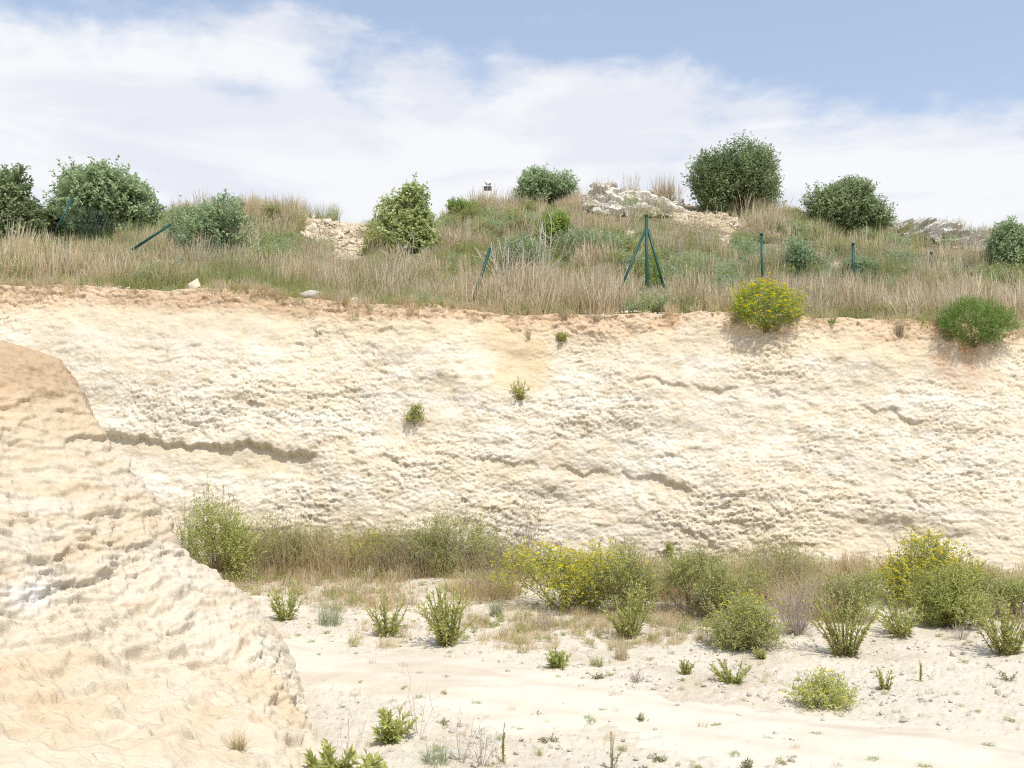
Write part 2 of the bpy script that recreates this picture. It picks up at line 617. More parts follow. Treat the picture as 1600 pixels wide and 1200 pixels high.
# ---- cliff
def build_cliff():
    xs = np.concatenate([np.linspace(-14, -8.2, 70)[:-1], np.arange(-8.2, 8.2, 0.0152), np.linspace(8.2, 14, 70)[1:]])
    nv = 296
    vs = np.linspace(0, 1, nv)
    nu = len(xs)
    Xg, Vg = np.meshgrid(xs, vs)
    roll = 0.92                                   # above this the face rolls over on to the turf
    f = np.clip(Vg / roll, 0, 1)
    g = np.clip((Vg - roll) / (1 - roll), 0, 1)
    yb, yt, zt = y_base(Xg), y_top(Xg), z_top(Xg)
    lean = 0.22 * f + 0.62 * f ** 1.4 + 0.16 * f ** 4
    lean = lean + 0.10 * (1 - f) ** 6 * -3.0 * 0.5
    Y = yb + (yt - yb) * lean
    Z = -0.25 + (zt + 0.25) * (f - 0.0)
    Y = Y + g * 0.7
    Z = Z + 0.06 * g - 0.22 * np.clip(g - 0.35, 0, 1)
    P0 = np.stack([Xg, Y, Z], -1)
    px, py = project(P0)
    X = Xg
    # --- relief, outward in metres
    wx = X + 0.10 * fbm(X * 2.1, Z * 2.1, 3, 31)
    wz = Z + 0.07 * fbm(X * 1.6, Z * 3.0, 3, 33)
    big = 0.13 * fbm(X * 0.7, Z * 0.9, 3, 1) + 0.06 * fbm(X * 1.9, Z * 3.0, 3, 2)
    rough = 0.62 + 0.85 * fbm(X * 0.8, Z * 1.3, 3, 40)            # how broken the face is here
    top_d = np.interp(px, TOP_PX[:, 0], TOP_PX[:, 1])
    depth = py - top_d                                          # photo pixels below the edge
    soil_edge = 30 + 22 * fbm(X * 1.1, X * 0 + 2.2, 3, 50) + 14 * fbm(X * 3.5, Z * 4, 3, 51)
    soil = 1 - sstep(soil_edge - 16, soil_edge + 10, depth)
    smooth_l = np.exp(-(((px - 300) / 260) ** 2 + ((py - 500) / 42) ** 2)) * 0.6
    smooth_s = (1 - sstep(0, 70, np.abs(px - 815))) * (1 - sstep(590, 620, py)) * 0.55
    amp = np.clip(rough, 0.42, 1.0) * (1 - 0.72 * soil) * (1 - smooth_l) * (1 - smooth_s)
    amp = amp * (1 + 0.25 * sstep(700, 800, py))
    f1, f2, c1 = worley(wx * 4.6, wz * 10.5, 3)
    g1, g2, c2 = worley(wx * 10.0 + 7, wz * 20.0, 4)
    h1, h2, c3 = worley(wx * 24.0 + 3, wz * 40.0, 6)
    chunk = 0.042 * (c1 - 0.5) + 0.030 * (c2 - 0.5) + 0.013 * (c3 - 0.5) - 0.016 * sstep(0.12, 0, f2 - f1) - 0.007 * sstep(0.15, 0, g2 - g1)
    s = wz * 4.4 + 1.3 * fbm(X * 0.55, Z * 1.0, 4, 60)
    saw = (1 - (s - np.floor(s)))                                # leans out downwards, then cuts back under
    saw = np.where(saw > 0.88, (1 - saw) / 0.12, saw / 0.88)
    ledge_on = sstep(0.05, 0.45, fbm(X * 0.9, np.floor(s) * 3.7, 3, 61) + 0.1)
    saw2 = wz * 13.0 + 2.2 * fbm(X * 1.3, Z * 2.0, 3, 62)
    fr = 1 - (saw2 - np.floor(saw2))
    fr = np.where(fr > 0.8, (1 - fr) / 0.2, fr / 0.8)
    on2 = sstep(0.0, 0.5, fbm(X * 3.0, np.floor(saw2) * 2.3, 3, 63) + 0.12)
    wx2 = X + 0.05 * fbm(X * 5, Z * 5, 3, 35)
    wz2 = Z + 0.10 * X * 0.3 + 0.035 * fbm(X * 5 + 9, Z * 6, 3, 36)
    k1, e1 = flakes(wx2 * 3.4, wz2 * 8.0, 301)
    k2, e2 = flakes(wx2 * 8.5 + 2, wz2 * 16.0, 302)
    k3, e3 = flakes(wx2 * 19.0 + 5, wz2 * 30.0, 303)
    k4, e4 = flakes(wx2 * 36.0 + 1, wz2 * 55.0, 304)
    patch = sstep(-0.35, 0.45, fbm(X * 2.2, Z * 3.5, 3, 37))
    d = big + amp * (0.25 * chunk + 0.018 * saw * ledge_on + 0.010 * fr * on2 + 0.016 * k1 * (0.3 + 0.7 * patch) + 0.019 * k2 * (0.4 + 0.6 * patch) + 0.019 * k3 + 0.013 * k4
                     + 0.020 * fbm(X * 9, Z * 13, 3, 70) + 0.010 * fbm(X * 30, Z * 40, 2, 71))
    d = d + soil * (0.05 * fbm(X * 4, Z * 6, 4, 73) + 0.02 * k2 + 0.014 * k3 + 0.012 * (c3 > 0.86))
    # --- undercut ledges that the photo shows: (polyline px,py), depth m, height px
    notches = [
        ([(120, 672), (155, 676), (220, 679), (290, 688), (330, 697), (400, 692), (440, 702), (500, 714)], 0.25, 58),
        ([(740, 712), (780, 718), (840, 726), (900, 735), (960, 742)], 0.12, 24),
        ([(960, 738), (1000, 744), (1050, 752), (1100, 772)], 0.16, 30),
        ([(975, 592), (1020, 594), (1060, 600), (1110, 604), (1165, 602)], 0.10, 14),
        ([(1200, 604), (1230, 612), (1262, 622), (1290, 630)], 0.18, 22),
        ([(1345, 632), (1380, 640), (1420, 650), (1455, 655)], 0.18, 30),
        ([(1385, 762), (1410, 776), (1440, 790)], 0.12, 18),
        ([(1330, 812), (1390, 822), (1450, 832), (1530, 838)], 0.12, 20),
        ([(560, 510), (600, 514), (625, 522)], 0.10, 16),
        ([(480, 577), (520, 582), (560, 584)], 0.06, 8),
        ([(225, 648), (245, 652)], 0.10, 9),
        ([(350, 640), (385, 646)], 0.10, 16),
        ([(1180, 780), (1220, 800), (1262, 806)], 0.10, 18),
        ([(640, 690), (690, 705), (720, 712)], 0.08, 18),
        ([(575, 712), (620, 716), (660, 730)], 0.09, 20),
        ([(1060, 826), (1090, 836), (1120, 842)], 0.12, 26),
        ([(1480, 600), (1500, 602)], 0.08, 10), ([(1540, 676), (1580, 682)], 0.08, 14),
        ([(860, 596), (880, 600), (925, 604)], 0.06, 12), ([(1075, 700), (1120, 700)], 0.06, 14),
    ]
    jag = 11 * fbm(X * 4, X * 0 + 1.3, 3, 81) + 4 * fbm(X * 14, X * 0 + 5, 2, 82)
    nmask = np.zeros_like(X)
    for poly, dep, hh in notches:
        q = np.array(poly, float)
        yl = np.interp(px, q[:, 0], q[:, 1]) + jag
        dy = py - yl
        tw = min(40, (q[-1, 0] - q[0, 0]) * 0.4)
        tx = sstep(q[0, 0] - tw * 0.3, q[0, 0] + tw * 0.7, px) * (1 - sstep(q[-1, 0] - tw * 0.8, q[-1, 0] + tw * 0.3, px))
        hx = hh * (0.75 + 0.5 * (0.5 + 0.5 * fbm(X * 2, X * 0 + dep * 50, 2, 84)))
        if dep < .25:
            tx = tx * np.clip(.75 + 1.1 * fbm(X * 2.3 + dep * 31, X * 0 + 2, 3, 86), 0.15, 1)
        rec = sstep(-1.5, 3.5, dy) * np.clip(1 - dy / hx, 0, 1) ** 0.8 * tx
        lip = np.exp(-((dy + 8) / 9) ** 2) * tx * 0.18
        d = d * (1 - 0.3 * rec) - 0.46 * dep * (rec - lip)
        nmask = np.maximum(nmask, rec)
    ng = np.array([0, -0.955, 0.30])
    d = d * (1 - 0.8 * g)
    P = P0 + d[..., None] * ng
    # break the columns sideways too, so that the grid never shows
    P[..., 0] += 0.012 * fbm(X * 20, Z * 20, 2, 90) * amp
    # --- colour of the ground itself
    cream = np.array([.605, .550, .452])
    warm = np.array([.575, .480, .345])
    white = np.array([.660, .625, .550])
    orange = np.array([.535, .405, .275])
    rust = np.array([.490, .335, .200])
    ochre = np.array([0.469, 0.404, 0.275])

    def mixc(a, b, w):
        return a * (1 - w[..., None]) + b * w[..., None]
    C = np.broadcast_to(cream, P.shape).copy()
    C = mixc(C, white, 0.5 * sstep(-0.2, 0.55, fbm(X * 1.1, Z * 2.2, 4, 101)))
    C = mixc(C, warm, 0.35 * sstep(0.05, 0.6, fbm(X * 0.8 + 5, Z * 1.6, 4, 102)))
    C = mixc(C, warm, 0.5 * sstep(0.1, 0.5, fbm(X * 3, Z * 5, 3, 103)))
    C = mixc(C, ochre, 0.6 * sstep(0.72, 0.95, c2) * (amp > 0.3))
    C = mixc(C, warm, 0.35 * sstep(760, 860, py))
    bed = fbm(X * 0.25, (Z + 0.12 * X * 0.3) * 6.0, 3, 109)
    C = mixc(C, warm, 0.3 * sstep(0.1, 0.5, bed))
    C = mixc(C, white, 0.3 * sstep(0.1, 0.5, -bed))
    # yellower clay seam that also paints shade into the colour of the undercuts
    C = mixc(C, ochre, 0.35 * nmask)
    wash = 1 - sstep(soil_edge + 6, soil_edge + 62 + 30 * fbm(X * 2, X * 0, 3, 105), depth)
    C = mixc(C, warm, 0.75 * wash)
    stain = (1 - sstep(14, 66, np.abs(px - 810 + 34 * fbm(X * 2.5, Z * 2.5, 4, 106)))) * (1 - sstep(585, 640, py))
    C = mixc(C, np.array([.555, .440, .275]), 0.8 * stain)
    st2 = np.exp(-(((px - 1505) / 48) ** 2 + ((py - 555) / 38) ** 2))
    orr = mixc(np.broadcast_to(orange, P.shape), rust, sstep(-0.1, 0.5, fbm(X * 1.3 + 2, Z * 4, 3, 107)))
    brownband = np.exp(-(((px - 380) / 190) ** 2 + ((depth - 16) / 15) ** 2))
    C = mixc(C, orr, np.clip(soil * 0.92, 0, 1))
    C = mixc(C, np.array([.400, .285, .175]), np.clip(brownband * 0.8, 0, 1))
    C = mixc(C, np.array([0.404, 0.215, 0.103]), np.clip(st2 * 0.95 * (0.7 + 0.6 * fbm(X * 5, Z * 5, 3, 108)), 0, 1))
    peb = (c3 > 0.86) * (soil > 0.3) * (h1 < 0.42)
    C = mixc(C, np.array([0.585, 0.516, 0.413]), 0.85 * peb.astype(float))
    me = mk_mesh('cliff', P.reshape(-1, 3), grid_faces(nu, nv), {'col': C.reshape(-1, 3)}, True, [M['cliff']])
    link('cliff', me, kind='structure')
    return P, px, py


# ---- spur of the same rock close on the left
SIL = np.array([[-700, 470], [-300, 500], [-120, 516], [0, 526], [40, 538], [75, 552], [108, 578], [128, 612], [142, 650], [155, 690], [192, 730], [228, 770], [262, 822], [284, 872], [312, 893],
                [368, 930], [405, 972], [438, 1012], [455, 1050], [466, 1086], [482, 1112], [500, 1135]], float)


def build_spur():
    Ys = 7.0
    prof = np.array([at(a, b, Ys) for a, b in SIL])
    seg = np.r_[0, np.cumsum(np.hypot(*np.diff(prof[:, [0, 2]], axis=0).T))]
    # towards the toe sample finely, out to the left beyond the frame coarsely
    s_in = seg[2]
    ss = np.concatenate([np.linspace(0, s_in, 60)[:-1], np.arange(s_in, seg[-1], 0.0108)])
    px_ = np.interp(ss, seg, prof[:, 0])
    pz_ = np.interp(ss, seg, prof[:, 2])
    ker = np.ones(9) / 9
    for _ in range(2):
        px_ = np.convolve(np.pad(px_, 4, 'edge'), ker, 'valid')
        pz_ = np.convolve(np.pad(pz_, 4, 'edge'), ker, 'valid')
    depth = np.concatenate([np.linspace(2.4, 3.3, 40)[:-1], np.geomspace(3.3, 7.05, 480)[:-1], np.linspace(7.05, 9.6, 70)])
    A, D = np.meshgrid(np.arange(len(ss)), depth)
    X0, Z0 = px_[A], pz_[A]
    hgt = np.clip(Z0 / 2.6, 0, 1)
    near = np.clip(7.0 - D, 0, 10)
    far = np.clip(D - 7.0, 0, 10)
    # nearer sections fall back to the left high up, and flare to the right at the foot
    h2 = sstep(-0.1, 0.8, Z0)
    sh = near * (0.27 * (1 - h2) - 0.25 * h2) - far ** 1.6 * (0.35 + 0.5 * hgt) 
    X = X0 + sh + 0.16 * fbm(D * 0.8, Z0 * 0.9, 3, 201) * np.clip(near * 1.2, 0, 1)
    Z = Z0 * (1 - 0.02 * near) + 0.05 * fbm(D * 0.7 + 3, X0 * 0.8, 3, 203) * np.clip(near, 0, 1)
    P0 = np.stack([X, D, Z], -1)
    du = np.gradient(P0, axis=1)
    dv = np.gradient(P0, axis=0)
    n = np.cross(du, dv)
    n /= np.linalg.norm(n, axis=-1, keepdims=True) + 1e-9
    if n[len(depth) // 3, -200, 0] < 0:
        n = -n
    px, py = project(P0)
    t = D * 1.0                                  # runs along the face
    V = -0.8 * ss[A]                             # and this down it
    wz = V + 0.05 * fbm(t * 1.6, V * 3, 3, 211)
    wt = t + 0.08 * fbm(t * 2.2, V * 2.2, 3, 212)
    dip = wz + 0.10 * wt
    rough = np.clip(0.80 + 0.75 * fbm(t * 1.1, V * 1.6, 3, 213), 0.3, 1.35)
    f1, f2, c1 = worley(wt * 5.0, dip * 13.0, 13)
    g1, g2, c2 = worley(wt * 12.0 + 7, dip * 30.0, 14)
    h1, h2, c3 = worley(wt * 30.0, dip * 60.0, 15)
    s = dip * 6.2 + 1.5 * fbm(t * 0.8, V * 1.2, 4, 214)
    fr = 1 - (s - np.floor(s))
    fr = np.where(fr > 0.86, (1 - fr) / 0.14, fr / 0.86)
    on = sstep(-0.05, 0.4, fbm(t * 1.2, np.floor(s) * 3.1, 3, 215))
    s2 = dip * 17.0 + 2.0 * fbm(t * 1.6, V * 2.4, 3, 216)
    fr2 = 1 - (s2 - np.floor(s2))
    fr2 = np.where(fr2 > 0.8, (1 - fr2) / 0.2, fr2 / 0.8)
    on2 = sstep(-0.1, 0.45, fbm(t * 2.6, np.floor(s2) * 1.7, 3, 217))
    soil = sstep(1.85, 2.25, Z + 0.25 * fbm(t * 1.4, Z * 2, 3, 218))
    amp = rough * (1 - 0.55 * soil)
    k1, e1 = flakes(wt * 3.0, dip * 8.5, 311)
    k2, e2 = flakes(wt * 8.0 + 2, dip * 19.0, 312)
    k3, e3 = flakes(wt * 19.0 + 5, dip * 36.0, 313)
    k4, e4 = flakes(wt * 42.0 + 5, dip * 75.0, 314)
    d = 0.13 * fbm(t * 1.0, V * 1.2, 3, 219) * np.clip(near * 0.8 + 0.25, 0, 1) + 0.05 * fbm(t * 3.2, dip * 5, 3, 224) * np.clip(near + .3, 0, 1) \
        + amp * (0.024 * k1 + 0.020 * k2 + 0.012 * k3 + 0.007 * k4 + 0.040 * fr * on + 0.018 * fr2 * on2
                 + 0.022 * fbm(t * 8, dip * 16, 3, 220) + 0.010 * fbm(t * 34, V * 50, 2, 221, ridged=True))
    d = d + soil * (0.03 * fbm(t * 7, V * 9, 4, 222) + 0.010 * fbm(t * 40, V * 40, 2, 223))
    low = sstep(1.3, 0.3, Z0) * np.clip(near * 1.5, 0, 1)
    d = d + low * (0.020 * k1 + 0.014 * k2 + 0.012 * k3 + 0.008 * k4 + 0.045 * fbm(t * 3.0, V * 4.5, 5, 226, ridged=True) + 0.03 * fbm(t * 9, V * 12, 3, 227))
    nr = np.clip((near - 0.6) / 2.2, 0, 1)
    d = blur(d, 1) * (1 - nr) + blur(d, 2) * nr
    P = P0 + n * d[..., None]
    cream = np.array([.575, .510, .405])
    white = np.array([.610, .560, .470])
    warm = np.array([.550, .440, .300])
    orange = np.array([.545, .420, .270])
    brown = np.array([.425, .310, .195])

    def mixc(a, b, w):
        return a * (1 - w[..., None]) + b * w[..., None]
    C = np.broadcast_to(cream, P.shape).copy()
    C = mixc(C, white, 0.6 * sstep(0.0, 0.5, fbm(t * 0.9, Z * 1.5, 4, 231)) * (1 - 0.4 * soil))
    C = mixc(C, warm, 0.65 * sstep(0.0, 0.5, fbm(t * 0.8, dip * 5, 4, 232)))
    C = mixc(C, orange, 0.4 * sstep(0.1, 0.5, fbm(t * 1.5, dip * 9, 3, 233)))
    C = mixc(C, warm, 0.25 * low * sstep(-0.2, 0.5, fbm(t * 2.2, V * 6, 4, 237)))
    C = C * np.array([.985, .965, .945])
    wp = 0.8 * np.exp(-(((px - 45) / 42) ** 2 + ((py - 928) / 26) ** 2))
    C = mixc(C, np.array([.66, .65, .625]), np.clip(wp * (1 + fbm(t * 6, Z * 6, 3, 234)), 0, 1))
    C = mixc(C, orange, 0.65 * sstep(1.6, 2.05, Z + 0.2 * fbm(t, Z, 3, 235)))
    C = mixc(C, brown, np.clip(0.85 * sstep(1.98, 2.35, Z + 0.12 * fbm(t * 2, Z * 3, 3, 236)), 0, 1))
    me = mk_mesh('spur', P.reshape(-1, 3), grid_faces(len(ss), len(depth)), {'col': C.reshape(-1, 3)}, True, [M['spur']])
    o = link('spur', me, kind='structure')
    return P, px, py


def build_floor():
    ys = np.concatenate([np.linspace(-70, 2.4, 40)[:-1], np.geomspace(2.4, 14.6, 250)])
    u = np.concatenate([np.linspace(-9, -0.66, 30)[:-1], np.linspace(-0.66, 0.66, 540), np.linspace(0.66, 9, 30)[1:]])
    U, Y = np.meshgrid(u, ys)
    X = U * np.maximum(Y, 8.0 - 0.45 * np.clip(8 - Y, 0, 8)) * 1.0
    X = U * np.where(Y > 2.4, Y, 7.6)
    X = U * np.maximum(Y, 2.4) * np.where(np.abs(U) > 0.66, 1 + (np.abs(U) - 0.66) * 0.6, 1)
    Z = floor_z(X, Y)
    c1 = worley(X * 9, Y * 9, 41)
    c2 = worley(X * 22 + 3, Y * 22, 42)
    c3 = worley(X * 45 + 3, Y * 45, 43)
    grav = 0.35 + 0.65 * sstep(-0.3, 0.3, fbm(X * 0.9, Y * 0.9, 3, 44))
    Z = Z + grav * (0.018 * np.clip(0.5 - c1[0], 0, 1) * (c1[2] > .6) + 0.020 * np.clip(.5 - c2[0], 0, 1) * (c2[2] > .45) + 0.009 * np.clip(.5 - c3[0], 0, 1)) * (Y > 2.4)
    Z = Z + 0.006 * fbm(X * 14, Y * 14, 2, 45)
    C = np.broadcast_to(np.array([0.586, 0.528, 0.425]), X.shape + (3,)).copy()
    w = 0.55 * sstep(0, .5, fbm(X * 1.3, Y * 1.3, 4, 46))
    C = C * (1 - w[..., None]) + np.array([0.475, 0.403, 0.295]) * w[..., None]
    w = 0.7 * (c2[2] > .7) * (c2[0] < .4)
    C = C * (1 - w[..., None]) + np.array([0.605, 0.573, 0.504]) * w[..., None]
    w = 0.5 * (c3[2] > .8) * (c3[0] < .4)
    C = C * (1 - w[..., None]) + np.array([0.377, 0.322, 0.248]) * w[..., None]
    w = 0.6 * sstep(-2.0, -0.5, Y - y_base(X)) * sstep(-.3, .4, fbm(X * 1.1, Y * 1.1, 3, 47))
    C = C * (1 - w[..., None]) + np.array([0.409, 0.338, 0.248]) * w[..., None]
    me = mk_mesh('ground', np.stack([X, Y, Z], -1).reshape(-1, 3), grid_faces(len(u), len(ys)), {'col': C.reshape(-1, 3)}, True, [M['floor']])
    link('ground', me, kind='structure')


# worn track across the quarry floor: far and near border in the photo, carried on to the ground
TRK_FAR = np.array([[-300, 960], [300, 968], [430, 985], [560, 1000], [700, 1022], [850, 1042], [1000, 1072], [1200, 1100], [1400, 1128], [1600, 1150], [2000, 1180]], float)
TRK_NEAR = np.array([[-300, 1090], [300, 1092], [470, 1098], [600, 1112], [800, 1150], [1000, 1182], [1300, 1235], [1600, 1270], [2000, 1300]], float)


def build_track():
    n, m = 480, 90
    pxs = np.linspace(-100, 1900, n)
    far = np.array([hit_floor(p, np.interp(p, TRK_FAR[:, 0], TRK_FAR[:, 1]))[:2] for p in pxs[::30]])
    near = np.array([hit_floor(p, np.interp(p, TRK_NEAR[:, 0], TRK_NEAR[:, 1]))[:2] for p in pxs[::30]])
    ii, i0 = np.arange(n), np.arange(0, n, 30)
    far = np.stack([np.interp(ii, i0, far[:, k]) for k in (0, 1)], -1)
    near = np.stack([np.interp(ii, i0, near[:, k]) for k in (0, 1)], -1)
    w = np.linspace(-0.15, 1.15, m)
    XY = near[None] * (1 - w[:, None, None]) + far[None] * w[:, None, None]
    X, Y = XY[..., 0], XY[..., 1]
    WW = np.broadcast_to(w[:, None], X.shape)
    edge = np.minimum(WW + 0.06, 1.06 - WW) + 0.16 * fbm(X * 1.3, Y * 1.3, 4, 301) + 0.06 * fbm(X * 6, Y * 6, 3, 302)
    h = 0.030 * sstep(-0.10, 0.40, edge) - 0.014
    rut = -0.004 * np.exp(-((WW - 0.30) / 0.07) ** 2) - 0.004 * np.exp(-((WW - 0.74) / 0.07) ** 2)
    Z = floor_z(X, Y) + h + rut * sstep(0, .2, edge) + 0.006 * fbm(X * 7, Y * 7, 4, 303)
    C = np.broadcast_to(np.array([0.612, 0.560, 0.461]), X.shape + (3,)).copy()
    k = 0.9 * sstep(-0.1, 0.5, fbm(X * 0.8 - Y * .3, Y * 2.6, 4, 304)) + .1 * fbm(X * 7, Y * 9, 3, 306)
    k = np.clip(k + 0.5 * np.exp(-((WW - 0.30 - .03 * np.sin(X)) / 0.05) ** 2) + 0.5 * np.exp(-((WW - 0.70 - .03 * np.sin(X)) / 0.05) ** 2), 0, 1)
    C = C * (1 - k[..., None]) + np.array([0.524, 0.459, 0.361]) * k[..., None]
    me = mk_mesh('track', np.stack([X, Y, Z], -1).reshape(-1, 3), grid_faces(n, m), {'col': C.reshape(-1, 3)}, True, [M['track']])
    link('track', me, kind='structure')


# bare scars on the hill: centre px,py, radii px
SCARS = [(520, 354, 54, 28), (545, 388, 34, 20), (1098, 336, 52, 22), (1145, 352, 24, 10), (985, 367, 22, 7), (520, 330, 14, 8), (1130, 375, 16, 10), (290, 432, 22, 8), (1210, 372, 14, 6), (1305, 414, 18, 4)]


def scar_mask(X, Y, Z, dy=0):
    px, py = project(np.stack([X, Y, Z], -1))
    py = py - dy
    j = fbm(X * 1.4, Y * 1.4, 3, 401)
    m = np.zeros_like(X)
    for cx, cy, rx, ry in SCARS:
        r = np.hypot((px - cx) / rx, (py - cy) / ry) + 0.35 * j
        m = np.maximum(m, 1 - sstep(0.75, 1.1, r))
    return m * (Y < RIDGE + 1)


def build_hill():
    ts = np.concatenate([np.linspace(0.18, 11.5, 190), np.geomspace(11.5, 110, 40)[1:]])
    us = np.concatenate([np.linspace(-6, -0.62, 40)[:-1], np.linspace(-0.62, 0.62, 270), np.linspace(0.62, 6, 40)[1:]])
    U, T = np.meshgrid(us, ts)
    X = U * (14.3 + np.minimum(T, 12))
    Y = y_top(X) + T
    Z = hill_z(X, Y)
    sc = scar_mask(X, Y, Z)
    f1, f2, c1 = worley(X * 3.2, Y * 3.2, 51)
    Z2 = Z - 0.03 + sc * (0.07 * (c1 - .5) + 0.10 * fbm(X * 3, Y * 3, 4, 52, ridged=True))
    soil = np.array([0.232, 0.185, 0.129])
    sand = np.array([0.516, 0.430, 0.301])
    C = np.broadcast_to(soil, X.shape + (3,)).copy()
    w = 0.7 * sstep(0, .5, fbm(X * .8, Y * .8, 3, 53))
    C = C * (1 - w[..., None]) + np.array([0.172, 0.163, 0.095]) * w[..., None]
    w = 0.95 * sc
    sd_ = sand * (0.9 + 0.25 * (c1[..., None] - .5))
    C = C * (1 - w[..., None]) + sd_ * w[..., None]
    ed = 1 - sstep(0.3, 0.9, T + 0.3 * fbm(X * 2, Y * 2, 3, 54))
    C = C * (1 - ed[..., None]) + np.array([0.361, 0.241, 0.138]) * ed[..., None]
    me = mk_mesh('hill', np.stack([X, Y, Z2], -1).reshape(-1, 3), grid_faces(len(us), len(ts)), {'col': C.reshape(-1, 3)}, True, [M['hill']])
    link('hill', me, kind='structure')


CLIFF = build_cliff()
SPUR = build_spur()
build_floor()
build_track()
build_hill()


def hit_surf(surf, px, py):
    P, _, _ = surf
    a, b = project(P)
    d = np.hypot(a - px, b - py)
    i = np.unravel_index(np.argmin(np.where(d < 4, P[..., 1] * 0.05 + d * 0.02, 99 + d)), d.shape)
    return P[i].astype(float)


# ------------------------------------------------------------------ plants
def unit(v):
    return v / (np.linalg.norm(v, axis=-1, keepdims=True) + 1e-9)


def crown_mesh(rng, Wd, Dp, H, z0, nshoot, K, slen, leafL, leafW, mat, lobes=7, up=0.5, shell=0.5, spread=0.9, tint_bias=0.0, mound=False, name='crown', hang=False):
    """leafy shoots spread through a lumpy volume; returns mesh, shoot tips and lobe centres"""
    if mound:
        C = np.array([[0, 0, z0]])
        Rr = np.array([[Wd / 2, Dp / 2, H - z0]])
        wts = np.array([1.0])
    else:
        a = rng.uniform(0, 2 * math.pi, lobes)
        lobes = int(lobes * 1.6)
        a = rng.uniform(0, 2 * math.pi, lobes)
        rr = np.sqrt(rng.uniform(0.0, 1, lobes)) * 0.70
        hz = rng.uniform(0.16, 0.80, lobes) * (1 - 0.45 * rr ** 2)
        C = np.stack([rr * np.cos(a) * Wd / 2, rr * np.sin(a) * Dp / 2, z0 + (H - z0) * hz], 1)
        s = rng.uniform(0.26, 0.50, lobes)
        Rr = np.stack([s * Wd / 2 * 0.95, s * Dp / 2 * 0.95, np.minimum(s * (H - z0) * 0.75, (H - C[:, 2]) * 0.98)], 1)
        wts = s ** 2
        wts /= wts.sum()
    li = rng.choice(len(C), nshoot, p=wts)
    dr = unit(rng.normal(size=(nshoot, 3)))
    if mound:
        dr[:, 2] = np.where(dr[:, 2] < 0, dr[:, 2] * (0.9 if hang else 0) + (0 if hang else np.abs(dr[:, 2]) - .12), dr[:, 2])
        dr = unit(dr)
    rad = shell + (1 - shell) * rng.uniform(0, 1, nshoot) ** 0.6
    rad = rad * (1 + 0.10 * rng.normal(size=nshoot)) + (0 if mound else 0.42) * (rng.uniform(size=nshoot) < 0.13) * rng.uniform(0.3, 1, nshoot)
    if mound:
        th, ph = np.arctan2(dr[:, 1], dr[:, 0]), np.arcsin(np.clip(dr[:, 2], -1, 1))
        q = rng.uniform(0, 6.28, 4)
        rad = rad * (1 + .09 * np.sin(3 * th + q[0]) * np.cos(ph) + .08 * np.sin(5 * th + 4 * ph + q[1]) + .06 * np.sin(9 * th - 6 * ph + q[2]))
    pos = C[li] + dr * Rr[li] * rad[:, None]
    keep = (pos[:, 2] > 0.02) | hang
    pos, dr = pos[keep], dr[keep]
    n = len(pos)
    sd_ = unit(dr * 0.8 + np.array([0, 0, up]) + rng.normal(size=(n, 3)) * 0.32)
    sl = slen * rng.uniform(0.6, 1.3, n)
    t = (np.arange(K) + rng.uniform(0, 1, (n, K))) / K
    base = pos[:, None] + sd_[:, None] * (t * sl[:, None])[..., None] - sd_[:, None] * (sl * 0.5)[:, None, None]
    perp = unit(np.cross(np.broadcast_to(sd_[:, None], (n, K, 3)), rng.normal(size=(n, K, 3))))
    ang = rng.uniform(0.5, 0.6 + spread, (n, K))[..., None]
    d = sd_[:, None] * np.cos(ang) + perp * np.sin(ang)
    ltint = 0.13 * rng.normal(size=len(C))
    tint = np.clip(0.45 + tint_bias + ltint[li][keep][:, None] + 0.20 * rng.normal(size=(n, 1)) + 0.16 * rng.normal(size=(n, K)) + 0.25 * (t - 0.5), 0, 1)
    mb = MB()
    mb.leaves(base.reshape(-1, 3), unit(d.reshape(-1, 3)), leafL * rng.uniform(0.7, 1.25, n * K), leafW * rng.uniform(0.8, 1.2, n * K), rng, tint.ravel(), face=np.repeat(unit(dr * 0.7 + np.array([0, 0, 0.9])), K, 0))
    return mb.mesh(name, mat), pos + sd_ * sl[:, None] * 0.55, C, Rr


def flowers_mesh(rng, tips, n, size, mat, up_bias=True):
    if up_bias:
        z = tips[:, 2]
        w = np.clip((z - z.min()) / (np.ptp(z) + 1e-6), 0.05, 1) ** 0.9 * np.where(tips[:, 1] < np.percentile(tips[:, 1], 70), 1, .4)
    else:
        w = np.ones(len(tips))
    i = rng.choice(len(tips), min(n, len(tips)), replace=False, p=w / w.sum())
    c = tips[i] + rng.normal(size=(len(i), 3)) * size * 0.6
    mb = MB()
    for k in range(4):                       # four petals to a flower
        a = k * math.pi / 2 + rng.uniform(0, 1, len(i))
        d = unit(np.stack([np.cos(a), np.sin(a) - 0.35, 0.45 + 0 * a], 1))
        mb.leaves(c, d, size * rng.uniform(.8, 1.2, len(i)), size * 0.75, rng, rng.uniform(0, 1, len(i)))
    return mb.mesh('flowers', mat)


def branches_mesh(rng, C, Rr, tips, r0, mat, name='trunk', nsec=3, sides=5):
    mb = MB()
    for c, rr in zip(C, Rr):
        p0 = np.array([rng.normal() * r0 * 1.5, rng.normal() * r0 * 1.5, -0.05])
        mid = p0 * 0.4 + c * np.array([.35, .35, .5]) + rng.normal(size=3) * 0.04 * np.linalg.norm(c)
        mb.tube([p0, mid, c], [r0, r0 * .75, r0 * .45], sides, rng.uniform(.2, .8))
        for _ in range(nsec):
            e = c + unit(rng.normal(size=3)) * rr * 0.8
            mb.tube([c, (c + e) / 2 + rng.normal(size=3) * .03 * np.linalg.norm(rr), e], [r0 * .45, r0 * .3, r0 * .12], 4, rng.uniform(.2, .8))
    return mb.mesh(name, mat)


